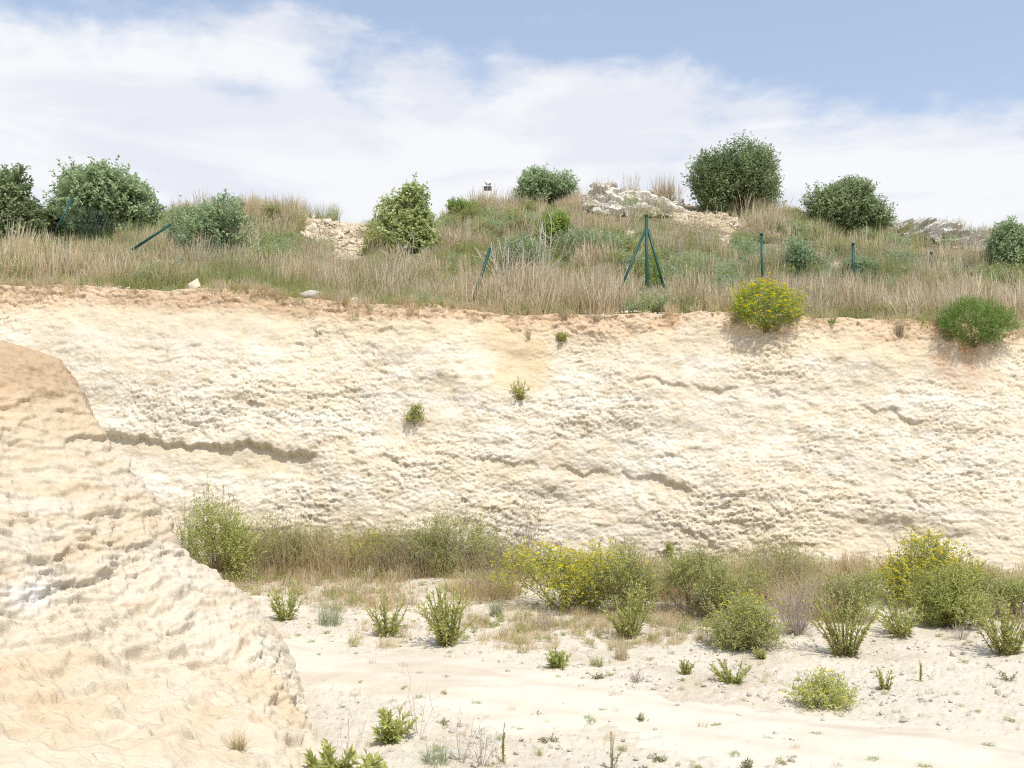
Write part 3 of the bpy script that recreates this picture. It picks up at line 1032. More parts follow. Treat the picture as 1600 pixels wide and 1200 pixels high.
def stem_fan(ml, ms, rng, Wd, H, stems, K, leafL, leafW, r0, fan=1.0, droop=0.0, side=0.5):
    K = int(K * 1.35)
    leafL, leafW = leafL * 1.2, leafW * 1.25
    tips = []
    for i in range(stems):
        a = rng.uniform(0, 2 * math.pi)
        lean = math.sqrt(rng.uniform(0, 1)) * fan
        h = H * (1 - 0.38 * lean * lean) * rng.uniform(0.62, 1.04)
        out = Wd / 2 * lean * 0.82
        p0 = np.array([math.cos(a + rng.normal() * .5), math.sin(a + rng.normal() * .5), 0]) * (0.02 + 0.14 * lean * rng.uniform(.2, 1)) * Wd + [0, 0, -0.02]
        t = np.linspace(0, 1, 6)[:, None]
        e = np.array([math.cos(a) * out, math.sin(a) * out, 0])
        P = p0 + e * (t ** 1.0 * 0.75 + 0.25 * t ** 2) + np.array([0, 0, h]) * (t ** 0.92) + rng.normal(size=(6, 3)) * 0.015 * H * t
        ms.tube(P, np.linspace(r0, r0 * .4, 6), 4, rng.uniform(0, 1))
        tips.append(P[-1])
        tl = np.sort(rng.uniform(0.04, 1.0, K))
        b = np.stack([np.interp(tl, t[:, 0], P[:, k]) for k in range(3)], 1)
        ax = unit(np.stack([np.interp(tl, t[:, 0], np.gradient(P[:, k])) for k in range(3)], 1))
        perp = unit(np.cross(ax, rng.normal(size=(K, 3))))
        ang = rng.uniform(0.3, 0.3 + 2 * side, K)[:, None] * (1.15 - 0.45 * tl[:, None])
        d = unit(ax * np.cos(ang) + perp * np.sin(ang) - np.array([0, 0, droop]))
        s = rng.uniform(.7, 1.2, K) * (1.1 - 0.35 * tl)
        ti = np.clip(0.35 + 0.35 * tl + 0.15 * rng.normal(size=K) + 0.1 * rng.normal(), 0, 1)
        ml.leaves(b, d, leafL * s, leafW * s, rng, ti, face=np.broadcast_to(np.array([math.cos(a) * .5, math.sin(a) * .5, 1.0]), b.shape))
    return tips


def bush(name, label, cat, loc, Wd, H, seed, mat, nshoot=900, K=9, slen=None, leafL=0.06, leafW=0.02, lobes=7, up=0.5, shell=0.5, z0f=0.06, Df=0.85,
         flowers=0, fsize=0.018, stem='bark', r0=None, group=None, mound=False, spread=0.9, tint_bias=0, tree=False, fmat='flower', hang=False, sprays=0):
    rng = np.random.default_rng(seed)
    root = thing(name, label, cat, loc, 0, group)
    slen = slen or 0.13 * Wd
    me, tips, C, Rr = crown_mesh(rng, Wd, Wd * Df, H, H * z0f, nshoot, K, slen, leafL, leafW, M[mat], lobes, up, shell, spread, tint_bias, mound, 'crown' if tree else 'foliage', hang)
    link('crown' if tree else 'foliage', me, root)
    if mound:
        k = rng.choice(len(tips), 14)
        Cb, Rb = tips[k] * 0.55, np.full((14, 3), 0.05)
    else:
        Cb, Rb = C, Rr
    tm = branches_mesh(rng, Cb, Rb, tips, r0 or 0.018 * H, M[stem])
    link('trunk' if tree else 'stems', tm, root)
    if sprays:
        ml, ms = MB(), MB()
        stem_fan(ml, ms, rng, Wd * 1.12, H * 1.14, sprays, 24, leafL * 1.15, leafW * 1.1, 0.004)
        link('leafy_shoots', ml.mesh('leafy_shoots', M[mat]), root)
        link('shoot_stems', ms.mesh('shoot_stems', M[stem]), root)
    if flowers:
        link('flowers', flowers_mesh(rng, tips, flowers, fsize, M[fmat]), root, kind='stuff')
    return root


def sapling(name, label, cat, loc, Wd, H, seed, mat='sap', stems=12, K=22, leafL=0.05, leafW=0.012, stem='stem', r0=0.004, group=None, fan=1.0, flowers=0, fsize=.014,
            droop=0.0, side=0.5, stem_part='stems'):
    """stems fanning up from one root, leaves spiralling up each"""
    rng = np.random.default_rng(seed)
    root = thing(name, label, cat, loc, 0, group)
    ml, ms = MB(), MB()
    tips = stem_fan(ml, ms, rng, Wd, H, stems, K, leafL, leafW, r0, fan, droop, side)
    link('leaves', ml.mesh('leaves', M[mat]), root)
    link(stem_part, ms.mesh('stems', M[stem]), root)
    if flowers:
        c = np.array(tips)
        link('flowers', flowers_mesh(rng, np.repeat(c, 4, 0), flowers, fsize, M['flower'], False), root, kind='stuff')
    return root


def blades(mb, rng, n, Wd, H, wid, lean=0.5, base_r=0.35, seg=3, head=0.0, tl=(0.0, 1.0)):
    """n curved grass blades from one tuft"""
    a = rng.uniform(0, 2 * math.pi, n)
    r = np.sqrt(rng.uniform(0, 1, n)) * Wd / 2 * base_r
    b = np.stack([np.cos(a) * r, np.sin(a) * r, np.full(n, -0.03)], 1)
    a2 = a + rng.normal(size=n) * 0.9
    ln = np.abs(rng.normal(size=n)) * lean
    ln = np.clip(ln, 0, 1.3)
    h = H * rng.uniform(0.5, 1.05, n)
    out = np.stack([np.cos(a2), np.sin(a2), 0 * a2], 1)
    sd_ = np.stack([-np.sin(a2 + rng.normal(size=n)), np.cos(a2 + rng.normal(size=n)), 0 * a2], 1)
    ts = np.linspace(0, 1, seg + 1)
    rows = []
    for t in ts:
        c = b + out * (Wd / 2 * ln * t ** 1.8)[:, None] + np.array([0, 0, 1]) * (h * (t - 0.22 * ln * t * t))[:, None]
        w = wid * (1 - t) ** 0.7 + (head if 0.6 < t < 0.99 else 0) + (0.0008 if t >= .99 else 0)
        rows.append(np.stack([c - sd_ * w / 2, c + sd_ * w / 2], 1))
    V = np.stack(rows, 1)                       # n, seg+1, 2, 3
    i = (np.arange(n) * (seg + 1) * 2)[:, None]
    F = []
    for k in range(seg):
        o = i + k * 2
        F += [np.concatenate([o, o + 1, o + 3], 1), np.concatenate([o, o + 3, o + 2], 1)]
    ti = np.clip(rng.uniform(tl[0], tl[1], n)[:, None] + np.linspace(-0.12, .12, seg + 1)[None], 0, 1)
    mb.add(V.reshape(-1, 3), np.concatenate(F, 0), np.repeat(ti.reshape(-1), 2))


def tuft(name, label, cat, loc, Wd, H, seed, mat='dry', n=120, wid=0.006, lean=0.55, base_r=0.4, group=None, head=0, mat2=None, n2=0):
    rng = np.random.default_rng(seed)
    mb = MB()
    blades(mb, rng, n, Wd, H, wid, lean, base_r, 4, head)
    if mat2:
        root = thing(name, label, cat, loc, 0, group)
        link('blades', mb.mesh('blades', M[mat]), root)
        mb2 = MB()
        blades(mb2, rng, n2, Wd * .9, H * .8, wid, lean, base_r, 4, head)
        link('green_blades', mb2.mesh('green_blades', M[mat2]), root)
        return root
    o = link(name, mb.mesh(name, M[mat]), None, label=label, category=cat)
    o.location = [float(v) for v in loc]
    if group:
        o['group'] = group
    return o


def twiggy(name, label, cat, loc, Wd, H, seed, mat='twig', n=70, r=0.003, leafmat=None, nl=0, group=None, leafL=.03, leafW=.008):
    """bare branching stems"""
    rng = np.random.default_rng(seed)
    mb, ml = MB(), MB()
    ends = []
    for i in range(n):
        a, lean = rng.uniform(0, 6.283), math.sqrt(rng.uniform(0, 1))
        e = np.array([math.cos(a) * lean * Wd / 2, math.sin(a) * lean * Wd / 2, H * (1 - .4 * lean ** 2) * rng.uniform(.5, 1.05)])
        b = np.array([math.cos(a), math.sin(a), 0]) * Wd * .08 * rng.uniform(0, 1) - [0, 0, .03]
        m = b * .5 + e * .5 + rng.normal(size=3) * .05 * H
        mb.tube([b, m, e], [r, r * .7, r * .35], 3, rng.uniform(0, 1))
        for _ in range(2):
            q = m + (e - m) * rng.uniform(0, .7)
            e2 = q + unit(e - b + rng.normal(size=3) * .6 * H) * H * rng.uniform(.15, .35)
            mb.tube([q, e2], [r * .5, r * .25], 3, rng.uniform(0, 1))
            ends.append(e2)
    root = thing(name, label, cat, loc, 0, group)
    link('stems', mb.mesh('stems', M[mat]), root)
    if leafmat:
        c = np.array(ends)[rng.choice(len(ends), nl)] + rng.normal(size=(nl, 3)) * .05 * H
        d = unit(rng.normal(size=(nl, 3)) + [0, 0, .8])
        ml.leaves(c, d, leafL * rng.uniform(.7, 1.3, nl), leafW, rng, rng.uniform(0, 1, nl))
        link('leaves', ml.mesh('leaves', M[leafmat]), root)
    return root


def size(P, wpx, hpx):
    k = float(P[1]) / F_PX
    return wpx * k, hpx * k


# ---- trees and shrubs of the hilltop: px centre, foot py, width px, height px, distance
def hilltree(px, py, w, h, Y, label, seed, mat, cat='tree', name='tree', sink=0.15, **kw):
    P = at(px, py, Y)
    P = np.array([P[0], Y, P[2]])
    ground = float(hill_z(P[0], Y))
    top = P[2] + h * Y / F_PX
    Wd = w * Y / F_PX
    P[2] = ground - 0.02
    H = top - ground
    return bush(name, label, cat, P, Wd, H, seed, mat, tree=True, **kw)


hilltree(22, 362, 88, 112, 21.5, 'dark green tree cut off by the left edge of the picture', 11, 'olive', nshoot=2300, K=9, leafL=.085, leafW=0.049, slen=.22, lobes=9, shell=.72, stem='bark')
hilltree(166, 362, 158, 104, 22, 'broad rounded dull green tree left of the grassy mound', 12, 'lentisk', nshoot=3200, K=9, leafL=.085, leafW=0.052, slen=.22, lobes=12, shell=.72, stem='bark')
hilltree(80, 362, 80, 46, 23.0, 'low dark shrub filling the gap between the two left trees', 13, 'olive', 'shrub', 'shrub', nshoot=700, K=9, leafL=.08, leafW=0.043, slen=.2, lobes=5, shell=.72)
hilltree(330, 408, 130, 100, 19.0, 'loose grey green shrub behind the collapsed fence netting', 14, 'lentisk', 'shrub', 'shrub', nshoot=1500, K=8, leafL=.07, leafW=0.032, slen=.2, lobes=9, shell=.72)
hilltree(630, 378, 102, 90, 20.5, 'pale green young tree standing in the dip of the skyline', 15, 'light', nshoot=1700, K=9, leafL=.075, leafW=0.049, slen=.2, lobes=9, shell=.72, up=.7, z0f=.12)
hilltree(846, 318, 104, 48, 24.2, 'wide blue green bush beside the white marker pillar', 16, 'lentisk', 'bush', 'bush', nshoot=1700, K=9, leafL=.09, leafW=0.032, slen=.26, lobes=8, shell=.72, up=.8)
hilltree(1152, 330, 142, 116, 23.0, 'big dark green bush on top of the hill, tallest on the skyline', 17, 'olive', 'bush', 'bush', nshoot=4300, K=9, leafL=.08, leafW=0.035, slen=.3, lobes=13, shell=.72, up=.75)
hilltree(1322, 362, 132, 80, 22.6, 'rounded dark bush on the slope just right of the biggest bush', 18, 'olive', 'bush', 'bush', nshoot=3000, K=9, leafL=.08, leafW=0.035, slen=.26, lobes=11, shell=.72, up=.75)
hilltree(1590, 436, 86, 90, 19.5, 'green bush cut off by the right edge behind the last fence post', 19, 'lentisk', 'bush', 'bush', nshoot=1700, K=9, leafL=.075, leafW=0.032, slen=.22, lobes=8, shell=.72)
hilltree(1254, 402, 74, 36, 18.8, 'low dark green shrub in dry grass between the first two fence posts', 20, 'lentisk', 'shrub', 'shrub', nshoot=420, K=9, leafL=.06, leafW=0.029, slen=.16, lobes=5, shell=.72)
hilltree(866, 362, 60, 48, 20.6, 'fresh green broom bush on the slope under the wide hilltop bush', 21, 'bright', 'bush', 'bush', nshoot=700, K=9, leafL=.08, leafW=0.020, slen=.26, lobes=5, shell=.72, up=1.0)
hilltree(724, 346, 60, 34, 23.6, 'low green mounded bush on the skyline left of the marker pillar', 22, 'bright', 'bush', 'bush', nshoot=700, K=8, leafL=.06, leafW=0.023, slen=.16, lobes=5, shell=.72)
hilltree(590, 392, 60, 30, 20.2, 'low green bush at the foot of the pale young tree', 23, 'mix', 'bush', 'bush', nshoot=450, K=8, leafL=.06, leafW=0.026, slen=.16, lobes=5, shell=.72, tint_bias=.15)
hilltree(930, 392, 130, 42, 19.6, 'spreading grey green scrub below the rocky outcrop', 24, 'lentisk', 'shrub', 'shrub', nshoot=900, K=8, leafL=.055, leafW=0.020, slen=.16, lobes=9, shell=.72)
hilltree(820, 402, 110, 36, 19.0, 'grey green scrub behind the bleached dead stems', 25, 'lentisk', 'shrub', 'shrub', nshoot=700, K=8, leafL=.055, leafW=0.020, slen=.16, lobes=8, shell=.72)
hilltree(1345, 420, 70, 24, 18.9, 'low dull green shrub beside the second plain fence post', 26, 'lentisk', 'shrub', 'shrub', nshoot=350, K=8, leafL=.05, leafW=0.023, slen=.13, lobes=5, shell=.72)
hilltree(420, 356, 70, 34, 22.5, 'small olive shrub among grass on the left mound', 27, 'mix', 'shrub', 'shrub', nshoot=420, K=8, leafL=.06, leafW=0.023, slen=.16, lobes=5, shell=.72, tint_bias=.15)
hilltree(1240, 335, 26, 22, 24.0, 'tiny pale bush in the gap between the two dark hilltop bushes', 28, 'light', 'bush', 'bush', nshoot=200, K=8, leafL=.06, leafW=0.026, slen=.14, lobes=4, shell=.72)

# ---- grass tufts that stand out on the skyline
for px, py, w, h, mat, label in [
    (1037, 306, 40, 44, 'dry', 'tall dry grass tuft on the skyline right of the rocky outcrop'),
    (512, 334, 44, 30, 'green_grass', 'rounded grass tuft on the skyline above the bare yellow scar'),
    (290, 334, 50, 34, 'dry_red', 'dry grass tuft at the left end of the mound skyline'),
    (345, 334, 54, 32, 'green_grass', 'green grass tuft on the mound skyline above the fallen netting'),
    (396, 332, 40, 34, 'dry_red', 'tallest dry tuft in the middle of the left mound skyline'),
    (440, 334, 50, 30, 'dry_red', 'dry grass tuft near the right end of the left mound skyline'),
    (470, 336, 44, 30, 'green_grass', 'green tuft at the right end of the left mound skyline'),
    (752, 328, 60, 34, 'dry', 'thin dry grass tuft at the foot of the marker pillar'),
    (985, 300, 26, 14, 'green_grass', 'small green tuft growing on top of the rocky outcrop'),
    (935, 288, 26, 10, 'green_grass', 'green tuft on the highest stone of the outcrop'),
    (1430, 348, 46, 24, 'dry', 'dry tuft on the skyline left above the far right outcrop'),
    (1480, 348, 56, 22, 'green_grass', 'green brown tuft on the skyline above the far right outcrop'),
    (1525, 362, 44, 22, 'green_grass', 'green tuft where the skyline falls towards the right edge'),
    (1230, 345, 40, 26, 'dry', 'dry tuft between the two dark hilltop bushes'),
]:
    P = hit_hill(px, py)
    w_, h_ = size(P, w, h)
    tuft('grass_tuft', label, 'grass tuft', P, w_ * 1.2, h_ * 1.1, int(px + py), mat, n=260, wid=.011, lean=.35, base_r=.7)

# ---- cliff edge
P = hit_surf(CLIFF, 1195, 512)
w_, h_ = size(P, 106, 72)
bush('flowering_bush', 'round bush covered in yellow flowers on the cliff edge', 'bush', P + [0, -0.04, -0.03], w_, h_, 41, 'bright', nshoot=1500, K=9, leafL=.034, leafW=.009, slen=.12, mound=True, Df=.8, shell=.55, hang=True, z0f=.5,
     flowers=760, fsize=.026, stem='stem', r0=.008)
P = hit_surf(CLIFF, 1521, 536)
w_, h_ = size(P, 114, 72)
bush('green_bush', 'dense bright green mounded bush on the cliff edge without flowers', 'bush', P + [0, -0.04, -0.03], w_, h_, 42, 'broom', nshoot=2400, K=9, leafL=.032, leafW=.007, slen=.11, mound=True, Df=.8, shell=.6, stem='stem', r0=.008, spread=.7, hang=True, z0f=.5)
for px, py, w, h, kind, label in [
    (1030, 486, 48, 88, 'bright', 'fresh green shrub at the cliff edge below the braced fence post'),
    (712, 458, 62, 36, 'flow', 'weed with yellow flowers on the cliff edge near the leaning post'),
    (100, 442, 66, 38, 'flow', 'weed with yellow flowers in the dry grass at far left'),
    (520, 466, 64, 46, 'tuft', 'shaggy green and straw grass tuft between two stones on the edge'),
    (676, 474, 60, 40, 'tuftb', 'brown dry grass tuft on the cliff edge below yellow flowered weed'),
    (800, 482, 58, 46, 'tuft', 'green brown grass tuft on the edge above the ochre stain'),
    (776, 486, 22, 14, 'white', 'tiny plant with whitish flowers on the cliff edge'),
    (860, 486, 20, 14, 'small', 'tiny dark green seedling on the edge right of the ochre stain'),
    (880, 497, 34, 24, 'tuftd', 'small dry brown tuft hanging over the edge beside a seedling'),
    (930, 500, 34, 22, 'tuftd', 'small dry brown tuft hanging over the edge under the braced post'),
    (1405, 522, 26, 30, 'tuftd', 'grey dry tuft on the orange soil between the two round bushes'),
    (1300, 506, 30, 14, 'small', 'low green seedling right of the yellow flowered edge bush'),
    (1590, 510, 40, 26, 'grey', 'silvery low plant right of the dense green edge bush'),
    (420, 452, 80, 40, 'tuftg', 'green grass clump left of the pale stone on the edge'),
    (570, 442, 100, 44, 'tuftg', 'wide green grass clump behind the fallen wire'),
]:
    P = hit_hill(px, min(py, np.interp(px, TOP_PX[:, 0], TOP_PX[:, 1]) - 4))
    if py > np.interp(px, TOP_PX[:, 0], TOP_PX[:, 1]) + 4:
        P = hit_surf(CLIFF, px, py)
    w_, h_ = size(P, w, h)
    sd_ = int(px * 7 + py)
    if kind == 'bright':
        bush('green_shrub', label, 'shrub', P, w_, h_, sd_, 'bright', nshoot=380, K=9, leafL=.04, leafW=.011, slen=.14, lobes=5, up=1.2, stem='stem', r0=.006)
    elif kind == 'flow':
        sapling('flowering_weed', label, 'weed', P, w_, h_, sd_, 'bright', stems=22, K=26, leafL=.035, leafW=.01, flowers=46, fsize=.026)
    elif kind == 'tuft':
        tuft('grass_tuft', label, 'grass tuft', P, w_ * 1.1, h_, sd_, 'dry', n=150, mat2='green_grass', n2=200, wid=.006)
    elif kind == 'tuftb':
        tuft('grass_tuft', label, 'grass tuft', P, w_, h_, sd_, 'dry_red', n=230)
    elif kind == 'tuftd':
        tuft('grass_tuft', label, 'grass tuft', P, w_, h_, sd_, 'brown', n=150, lean=.7, wid=.005)
    elif kind == 'tuftg':
        tuft('grass_tuft', label, 'grass tuft', P, w_, h_, sd_, 'green_grass', n=380, lean=.7, base_r=.75, wid=.006)
    elif kind == 'white':
        sapling('small_plant', label, 'plant', P, w_, h_, sd_, 'white_flower', stems=12, K=14, leafL=.03, leafW=.012)
    elif kind == 'small':
        sapling('seedling', label, 'plant', P, w_, h_, sd_, 'bright', stems=9, K=14, leafL=.035, leafW=.012)
    else:
        sapling('silvery_plant', label, 'plant', P, w_, h_, sd_, 'grey', stems=16, K=20, leafL=.04, leafW=.012)

# ---- plants rooted in the cliff face
for px, py, w, h, kind, label in [
    (648, 662, 34, 32, 'mound', 'round green cushion plant growing out of the bare cliff face'),
    (812, 622, 36, 34, 'sap', 'spiky green plant rooted in the cliff at the foot of the ochre stain'),
    (877, 531, 22, 15, 'sap', 'small green plant high on the cliff right of the ochre stain'),
    (826, 528, 14, 26, 'pale', 'pale straggly weed on the ochre stain just below the edge'),
    (500, 520, 20, 12, 'pale', 'faint dry weed high on the cliff at the left'),
    (1046, 866, 14, 22, 'sap', 'thin green sprig against the cliff foot between the shrubs'),
]:
    P = hit_surf(CLIFF, px, py)
    w_, h_ = size(P, w, h)
    sd_ = int(px * 7 + py)
    if kind == 'mound':
        bush('cushion_plant', label, 'plant', P, w_, h_, sd_, 'sap', nshoot=230, K=8, leafL=.03, leafW=.009, slen=.07, mound=True, shell=.4, stem='stem', r0=.004, flowers=14, fsize=.012)
    elif kind == 'sap':
        sapling('cliff_plant', label, 'plant', P + [0, -.03, 0], w_, h_, sd_, 'sap', stems=16, K=22, leafL=.04, leafW=.011)
    else:
        sapling('straggly_weed', label, 'weed', P + [0, -.03, 0], w_, h_, sd_, 'grey', stems=7, K=12, leafL=.025, leafW=.007, stem='twig')

# ---- shrub belt at the cliff foot
BELT = [
    (395, 880, 110, 76, 'mix', 'low olive shrub tucked between the tall leafy shrub and brown shrub'),
    (660, 870, 110, 64, 'mix', 'low olive shrub behind the brown shrub at the cliff foot'),
    (760, 930, 90, 40, 'straw', 'flat straw coloured scrub left of the large yellow flowered shrub'),
    (1040, 930, 90, 60, 'straw', 'straw coloured scrub right of the large yellow flowered shrub'),
    (1270, 960, 90, 66, 'straw', 'straw coloured scrub beside the bare grey brown twigs'),
    (1530, 950, 110, 62, 'mix', 'low olive shrub right of the tall yellow topped shrub'),
    (340, 912, 128, 140, 'leafy', 'tall leafy green shrub at the cliff foot beside the left bank'),
    (292, 885, 44, 130, 'stalk', 'grey thin stalks rising behind the edge of the left bank'),
    (440, 896, 120, 92, 'brown', 'brown dry shrub right of the tall leafy shrub'),
    (476, 862, 92, 72, 'mix', 'olive green shrub against the cliff left of the yellow topped shrub'),
    (545, 890, 120, 92, 'straw', 'straw coloured dry shrub in front of the yellow topped shrub'),
    (578, 856, 104, 64, 'flow', 'shrub with yellow flowered top rising from the brown scrub'),
    (630, 890, 100, 76, 'brown', 'brown dry shrub right of the straw coloured shrub'),
    (715, 900, 132, 98, 'mixf', 'brownish green shrub with few yellow flowers below the cliff'),
    (786, 905, 76, 62, 'brown', 'small brown dry shrub left of the large yellow flowered shrub'),
    (826, 872, 60, 140, 'stalk', 'tall thin bare stalks standing behind the large yellow flowered shrub'),
    (888, 948, 205, 96, 'flowbig', 'large spreading shrub full of yellow flowers in mid floor'),
    (978, 962, 100, 108, 'mixf', 'olive green shrub leaning on the right of the large yellow flowered shrub'),
    (982, 996, 84, 92, 'sap', 'slender green sapling in front of the large yellow flowered shrub'),
    (1082, 958, 108, 92, 'mixb', 'shrub with dead brown base and green top left of centre right scrub'),
    (1142, 966, 112, 92, 'mix', 'olive green shrub between the dead based shrub and tall brown shrub'),
    (1212, 940, 96, 100, 'brown', 'tall brown dry shrub close against the cliff foot'),
    (1164, 1014, 118, 76, 'mixf', 'low loose green shrub in front of the olive shrub'),
    (1244, 992, 88, 86, 'twig', 'tangle of bare grey brown twigs below the tall brown shrub'),
    (1318, 966, 110, 78, 'mix', 'dull green shrub left of the tall yellow topped shrub'),
    (1318, 1024, 112, 112, 'sapr', 'open green sapling with red brown stems left of the yellow topped shrub'),
    (1438, 944, 150, 104, 'flowbig', 'tall shrub with a dense yellow flowered crown at right'),
    (1488, 978, 130, 84, 'leafy', 'green shrub under the tall yellow topped shrub'),
    (1408, 992, 84, 62, 'sap', 'small green sapling at the foot of the tall yellow topped shrub'),
    (1572, 1022, 100, 96, 'sapr', 'green bush with reddish stems at the right edge of the floor'),
    (1588, 966, 76, 62, 'mixb', 'brownish shrub behind the bush at the right edge'),
]
for px, py, w, h, kind, label in BELT:
    P = hit_floor(px, py)
    if P[1] > y_base(P[0]) - 0.15:
        P = at(px, py, y_base(P[0]) - 0.15)
        P[2] = floor_z(P[0], P[1])
    w_, h_ = size(P, w * 1.18, h * 1.06)
    sd_ = int(px * 7 + py)
    if kind == 'leafy':
        bush('leafy_shrub', label, 'shrub', P, w_, h_, sd_, 'sap', nshoot=900, K=9, leafL=.042, leafW=.012, slen=.15, lobes=9, up=1.0, stem='stem', r0=.006, shell=.25, tint_bias=-.12, sprays=26)
    elif kind == 'mix':
        bush('olive_shrub', label, 'shrub', P, w_, h_, sd_, 'mix', nshoot=800, K=9, leafL=.036, leafW=.009, slen=.14, lobes=8, up=1.0, stem='twig', r0=.005, shell=.25, tint_bias=.1, sprays=26)
    elif kind == 'mixf':
        bush('olive_shrub', label, 'shrub', P, w_, h_, sd_, 'mix', nshoot=950, K=9, leafL=.036, leafW=.009, slen=.14, lobes=9, up=1.0, stem='twig', r0=.005, shell=.25, tint_bias=.1, flowers=90, fsize=.016, sprays=26)
    elif kind == 'mixb':
        r = bush('dry_based_shrub', label, 'shrub', P, w_, h_, sd_, 'mix', nshoot=650, K=9, leafL=.036, leafW=.009, slen=.14, lobes=8, up=1.0, stem='twig', r0=.005, shell=.3, z0f=.4, tint_bias=.05, sprays=26)
        mb = MB()
        blades(mb, np.random.default_rng(sd_), 420, w_, h_ * .6, .005, .8, .8, 3)
        link('dead_stalks', mb.mesh('dead_stalks', M['brown']), r)
    elif kind == 'brown':
        r = twiggy('dry_shrub', label, 'shrub', P, w_, h_, sd_, 'twig', 150, .003, 'mix', 2600, leafL=.04, leafW=.009)
        mb = MB()
        blades(mb, np.random.default_rng(sd_), 1100, w_ * 1.15, h_ * .95, .005, .6, .85, 3)
        link('dry_blades', mb.mesh('dry_blades', M['brown' if px % 4 else 'dry_red']), r)
    elif kind == 'straw':
        r = twiggy('dry_shrub', label, 'shrub', P, w_, h_, sd_, 'twig', 70, .003, 'mix', 900, leafL=.035, leafW=.008)
        mb = MB()
        blades(mb, np.random.default_rng(sd_), 1400, w_ * 1.15, h_ * 1.0, .005, .6, .85, 3)
        link('dry_blades', mb.mesh('dry_blades', M['dry_red']), r)
    elif kind == 'twig':
        twiggy('bare_shrub', label, 'shrub', P, w_, h_, sd_, 'twig', 120, .003, 'brown', 500, leafL=.03, leafW=.006)
    elif kind == 'stalk':
        twiggy('bare_stalks', label, 'stalks', P, w_, h_, sd_, 'twig', 20, .005, 'grey', 160, leafL=.03, leafW=.006)
    elif kind == 'flow':
        bush('flowering_shrub', label, 'shrub', P, w_, h_, sd_, 'sap', nshoot=700, K=9, leafL=.036, leafW=.010, slen=.13, lobes=8, up=1.0, stem='stem', r0=.005, shell=.3, flowers=300, fsize=.019, sprays=26)
    elif kind == 'flowbig':
        bush('flowering_shrub', label, 'shrub', P, w_, h_, sd_, 'sap', nshoot=1400, K=9, leafL=.036, leafW=.010, slen=.14, lobes=10, up=1.0, stem='stem', r0=.006, shell=.3, flowers=1500, fsize=.021, tint_bias=-.05, sprays=26)
    elif kind == 'sap':
        sapling('green_sapling', label, 'sapling', P, w_, h_, sd_, 'sap', stems=26, K=30, leafL=.046, leafW=.013, r0=.005)
    elif kind == 'sapr':
        sapling('green_sapling', label, 'sapling', P, w_, h_, sd_, 'sap', stems=34, K=34, leafL=.042, leafW=.012, r0=.006)

# ---- plants standing free on the floor
FREE = [
    (446, 970, 62, 62, 'sap', 'leafy green sapling nearest the foot of the left bank'),
    (516, 977, 60, 66, 'grassy', 'pale feathery green plant between two leafy saplings'),
    (606, 996, 78, 84, 'sap', 'open leafy sapling left of the largest sapling'),
    (700, 1008, 106, 108, 'sapbig', 'largest leafy sapling on the floor, tinged reddish at the top'),
    (775, 963, 34, 38, 'grassy', 'grey green grassy clump left of the large yellow flowered shrub'),
    (854, 986, 42, 46, 'twig', 'small bare brown twiggy plant in front of the large yellow flowered shrub'),
    (640, 948, 60, 36, 'tuft', 'straw grass tuft behind the saplings'),
    (560, 930, 70, 34, 'tuft', 'straw grass tuft in front of the straw coloured shrub'),
    (872, 1044, 44, 36, 'sap', 'small sapling with upright leaves beside the track at centre'),
    (932, 1042, 32, 22, 'green', 'small bright green grass tuft left of the pale tuft'),
    (970, 1032, 34, 46, 'tuft', 'pale straw grass tuft standing upright at mid floor'),
    (936, 1061, 30, 14, 'low', 'flat green weed below the bright green tuft'),
    (995, 1066, 28, 20, 'twig', 'tiny dry twiggy plant right of the flat green weed'),
    (1072, 1054, 26, 30, 'sapred', 'small reddish based seedling beside the track'),
    (1145, 1068, 66, 46, 'sap', 'spreading sapling with upright leaves below the low loose green shrub'),
    (1288, 1105, 96, 46, 'cushion', 'low rounded green plant with few yellow flowers on the open floor'),
    (1383, 1079, 44, 44, 'sapred', 'branching seedling with reddish foot right of the low rounded plant'),
    (1438, 1067, 18, 34, 'spike', 'single upright green sprig near the branching seedling'),
    (1577, 1066, 40, 24, 'low', 'low green tuft near the right edge of the floor'),
    (1003, 1132, 20, 18, 'low', 'tiny green rosette in the middle of the track'),
    (610, 1158, 86, 62, 'fleshy', 'broad leaved green plant in the foreground beside the track'),
    (520, 1222, 88, 66, 'fleshy', 'broad leaved green plant cut off by the bottom edge'),
    (572, 1226, 56, 54, 'fleshy', 'smaller broad leaved plant cut off by the bottom edge'),
    (680, 1192, 66, 42, 'grassy', 'grey green grassy clump beside the white foreground rock'),
    (752, 1198, 56, 70, 'stalk', 'thin dry stalks with green foot right of the white foreground rock'),
    (786, 1192, 14, 66, 'spike', 'single tall green spike beside the thin dry stalks'),
    (955, 1208, 40, 70, 'stalkg', 'two slender green spikes at the bottom edge of the track'),
    (1030, 1190, 24, 14, 'low', 'tiny green weed right of the slender spikes'),
    (858, 1160, 36, 14, 'low', 'flat weed on the track above the slender spikes'),
    (840, 1120, 26, 9, 'low', 'flat grey green weed mat on the track at centre'),
    (1168, 1204, 22, 22, 'low', 'tiny green weed at the bottom edge right of centre'),
    (1240, 1162, 18, 9, 'low', 'small flat weed on the track under the low rounded plant'),
    (690, 1130, 30, 10, 'low', 'flat green weed mat right of the broad leaved plant'),
    (1500, 1000, 40, 30, 'twig', 'small dry brown plant in front of the green shrub at right'),
    (1190, 1030, 34, 22, 'sapred', 'small seedling at the foot of the low loose green shrub'),
]
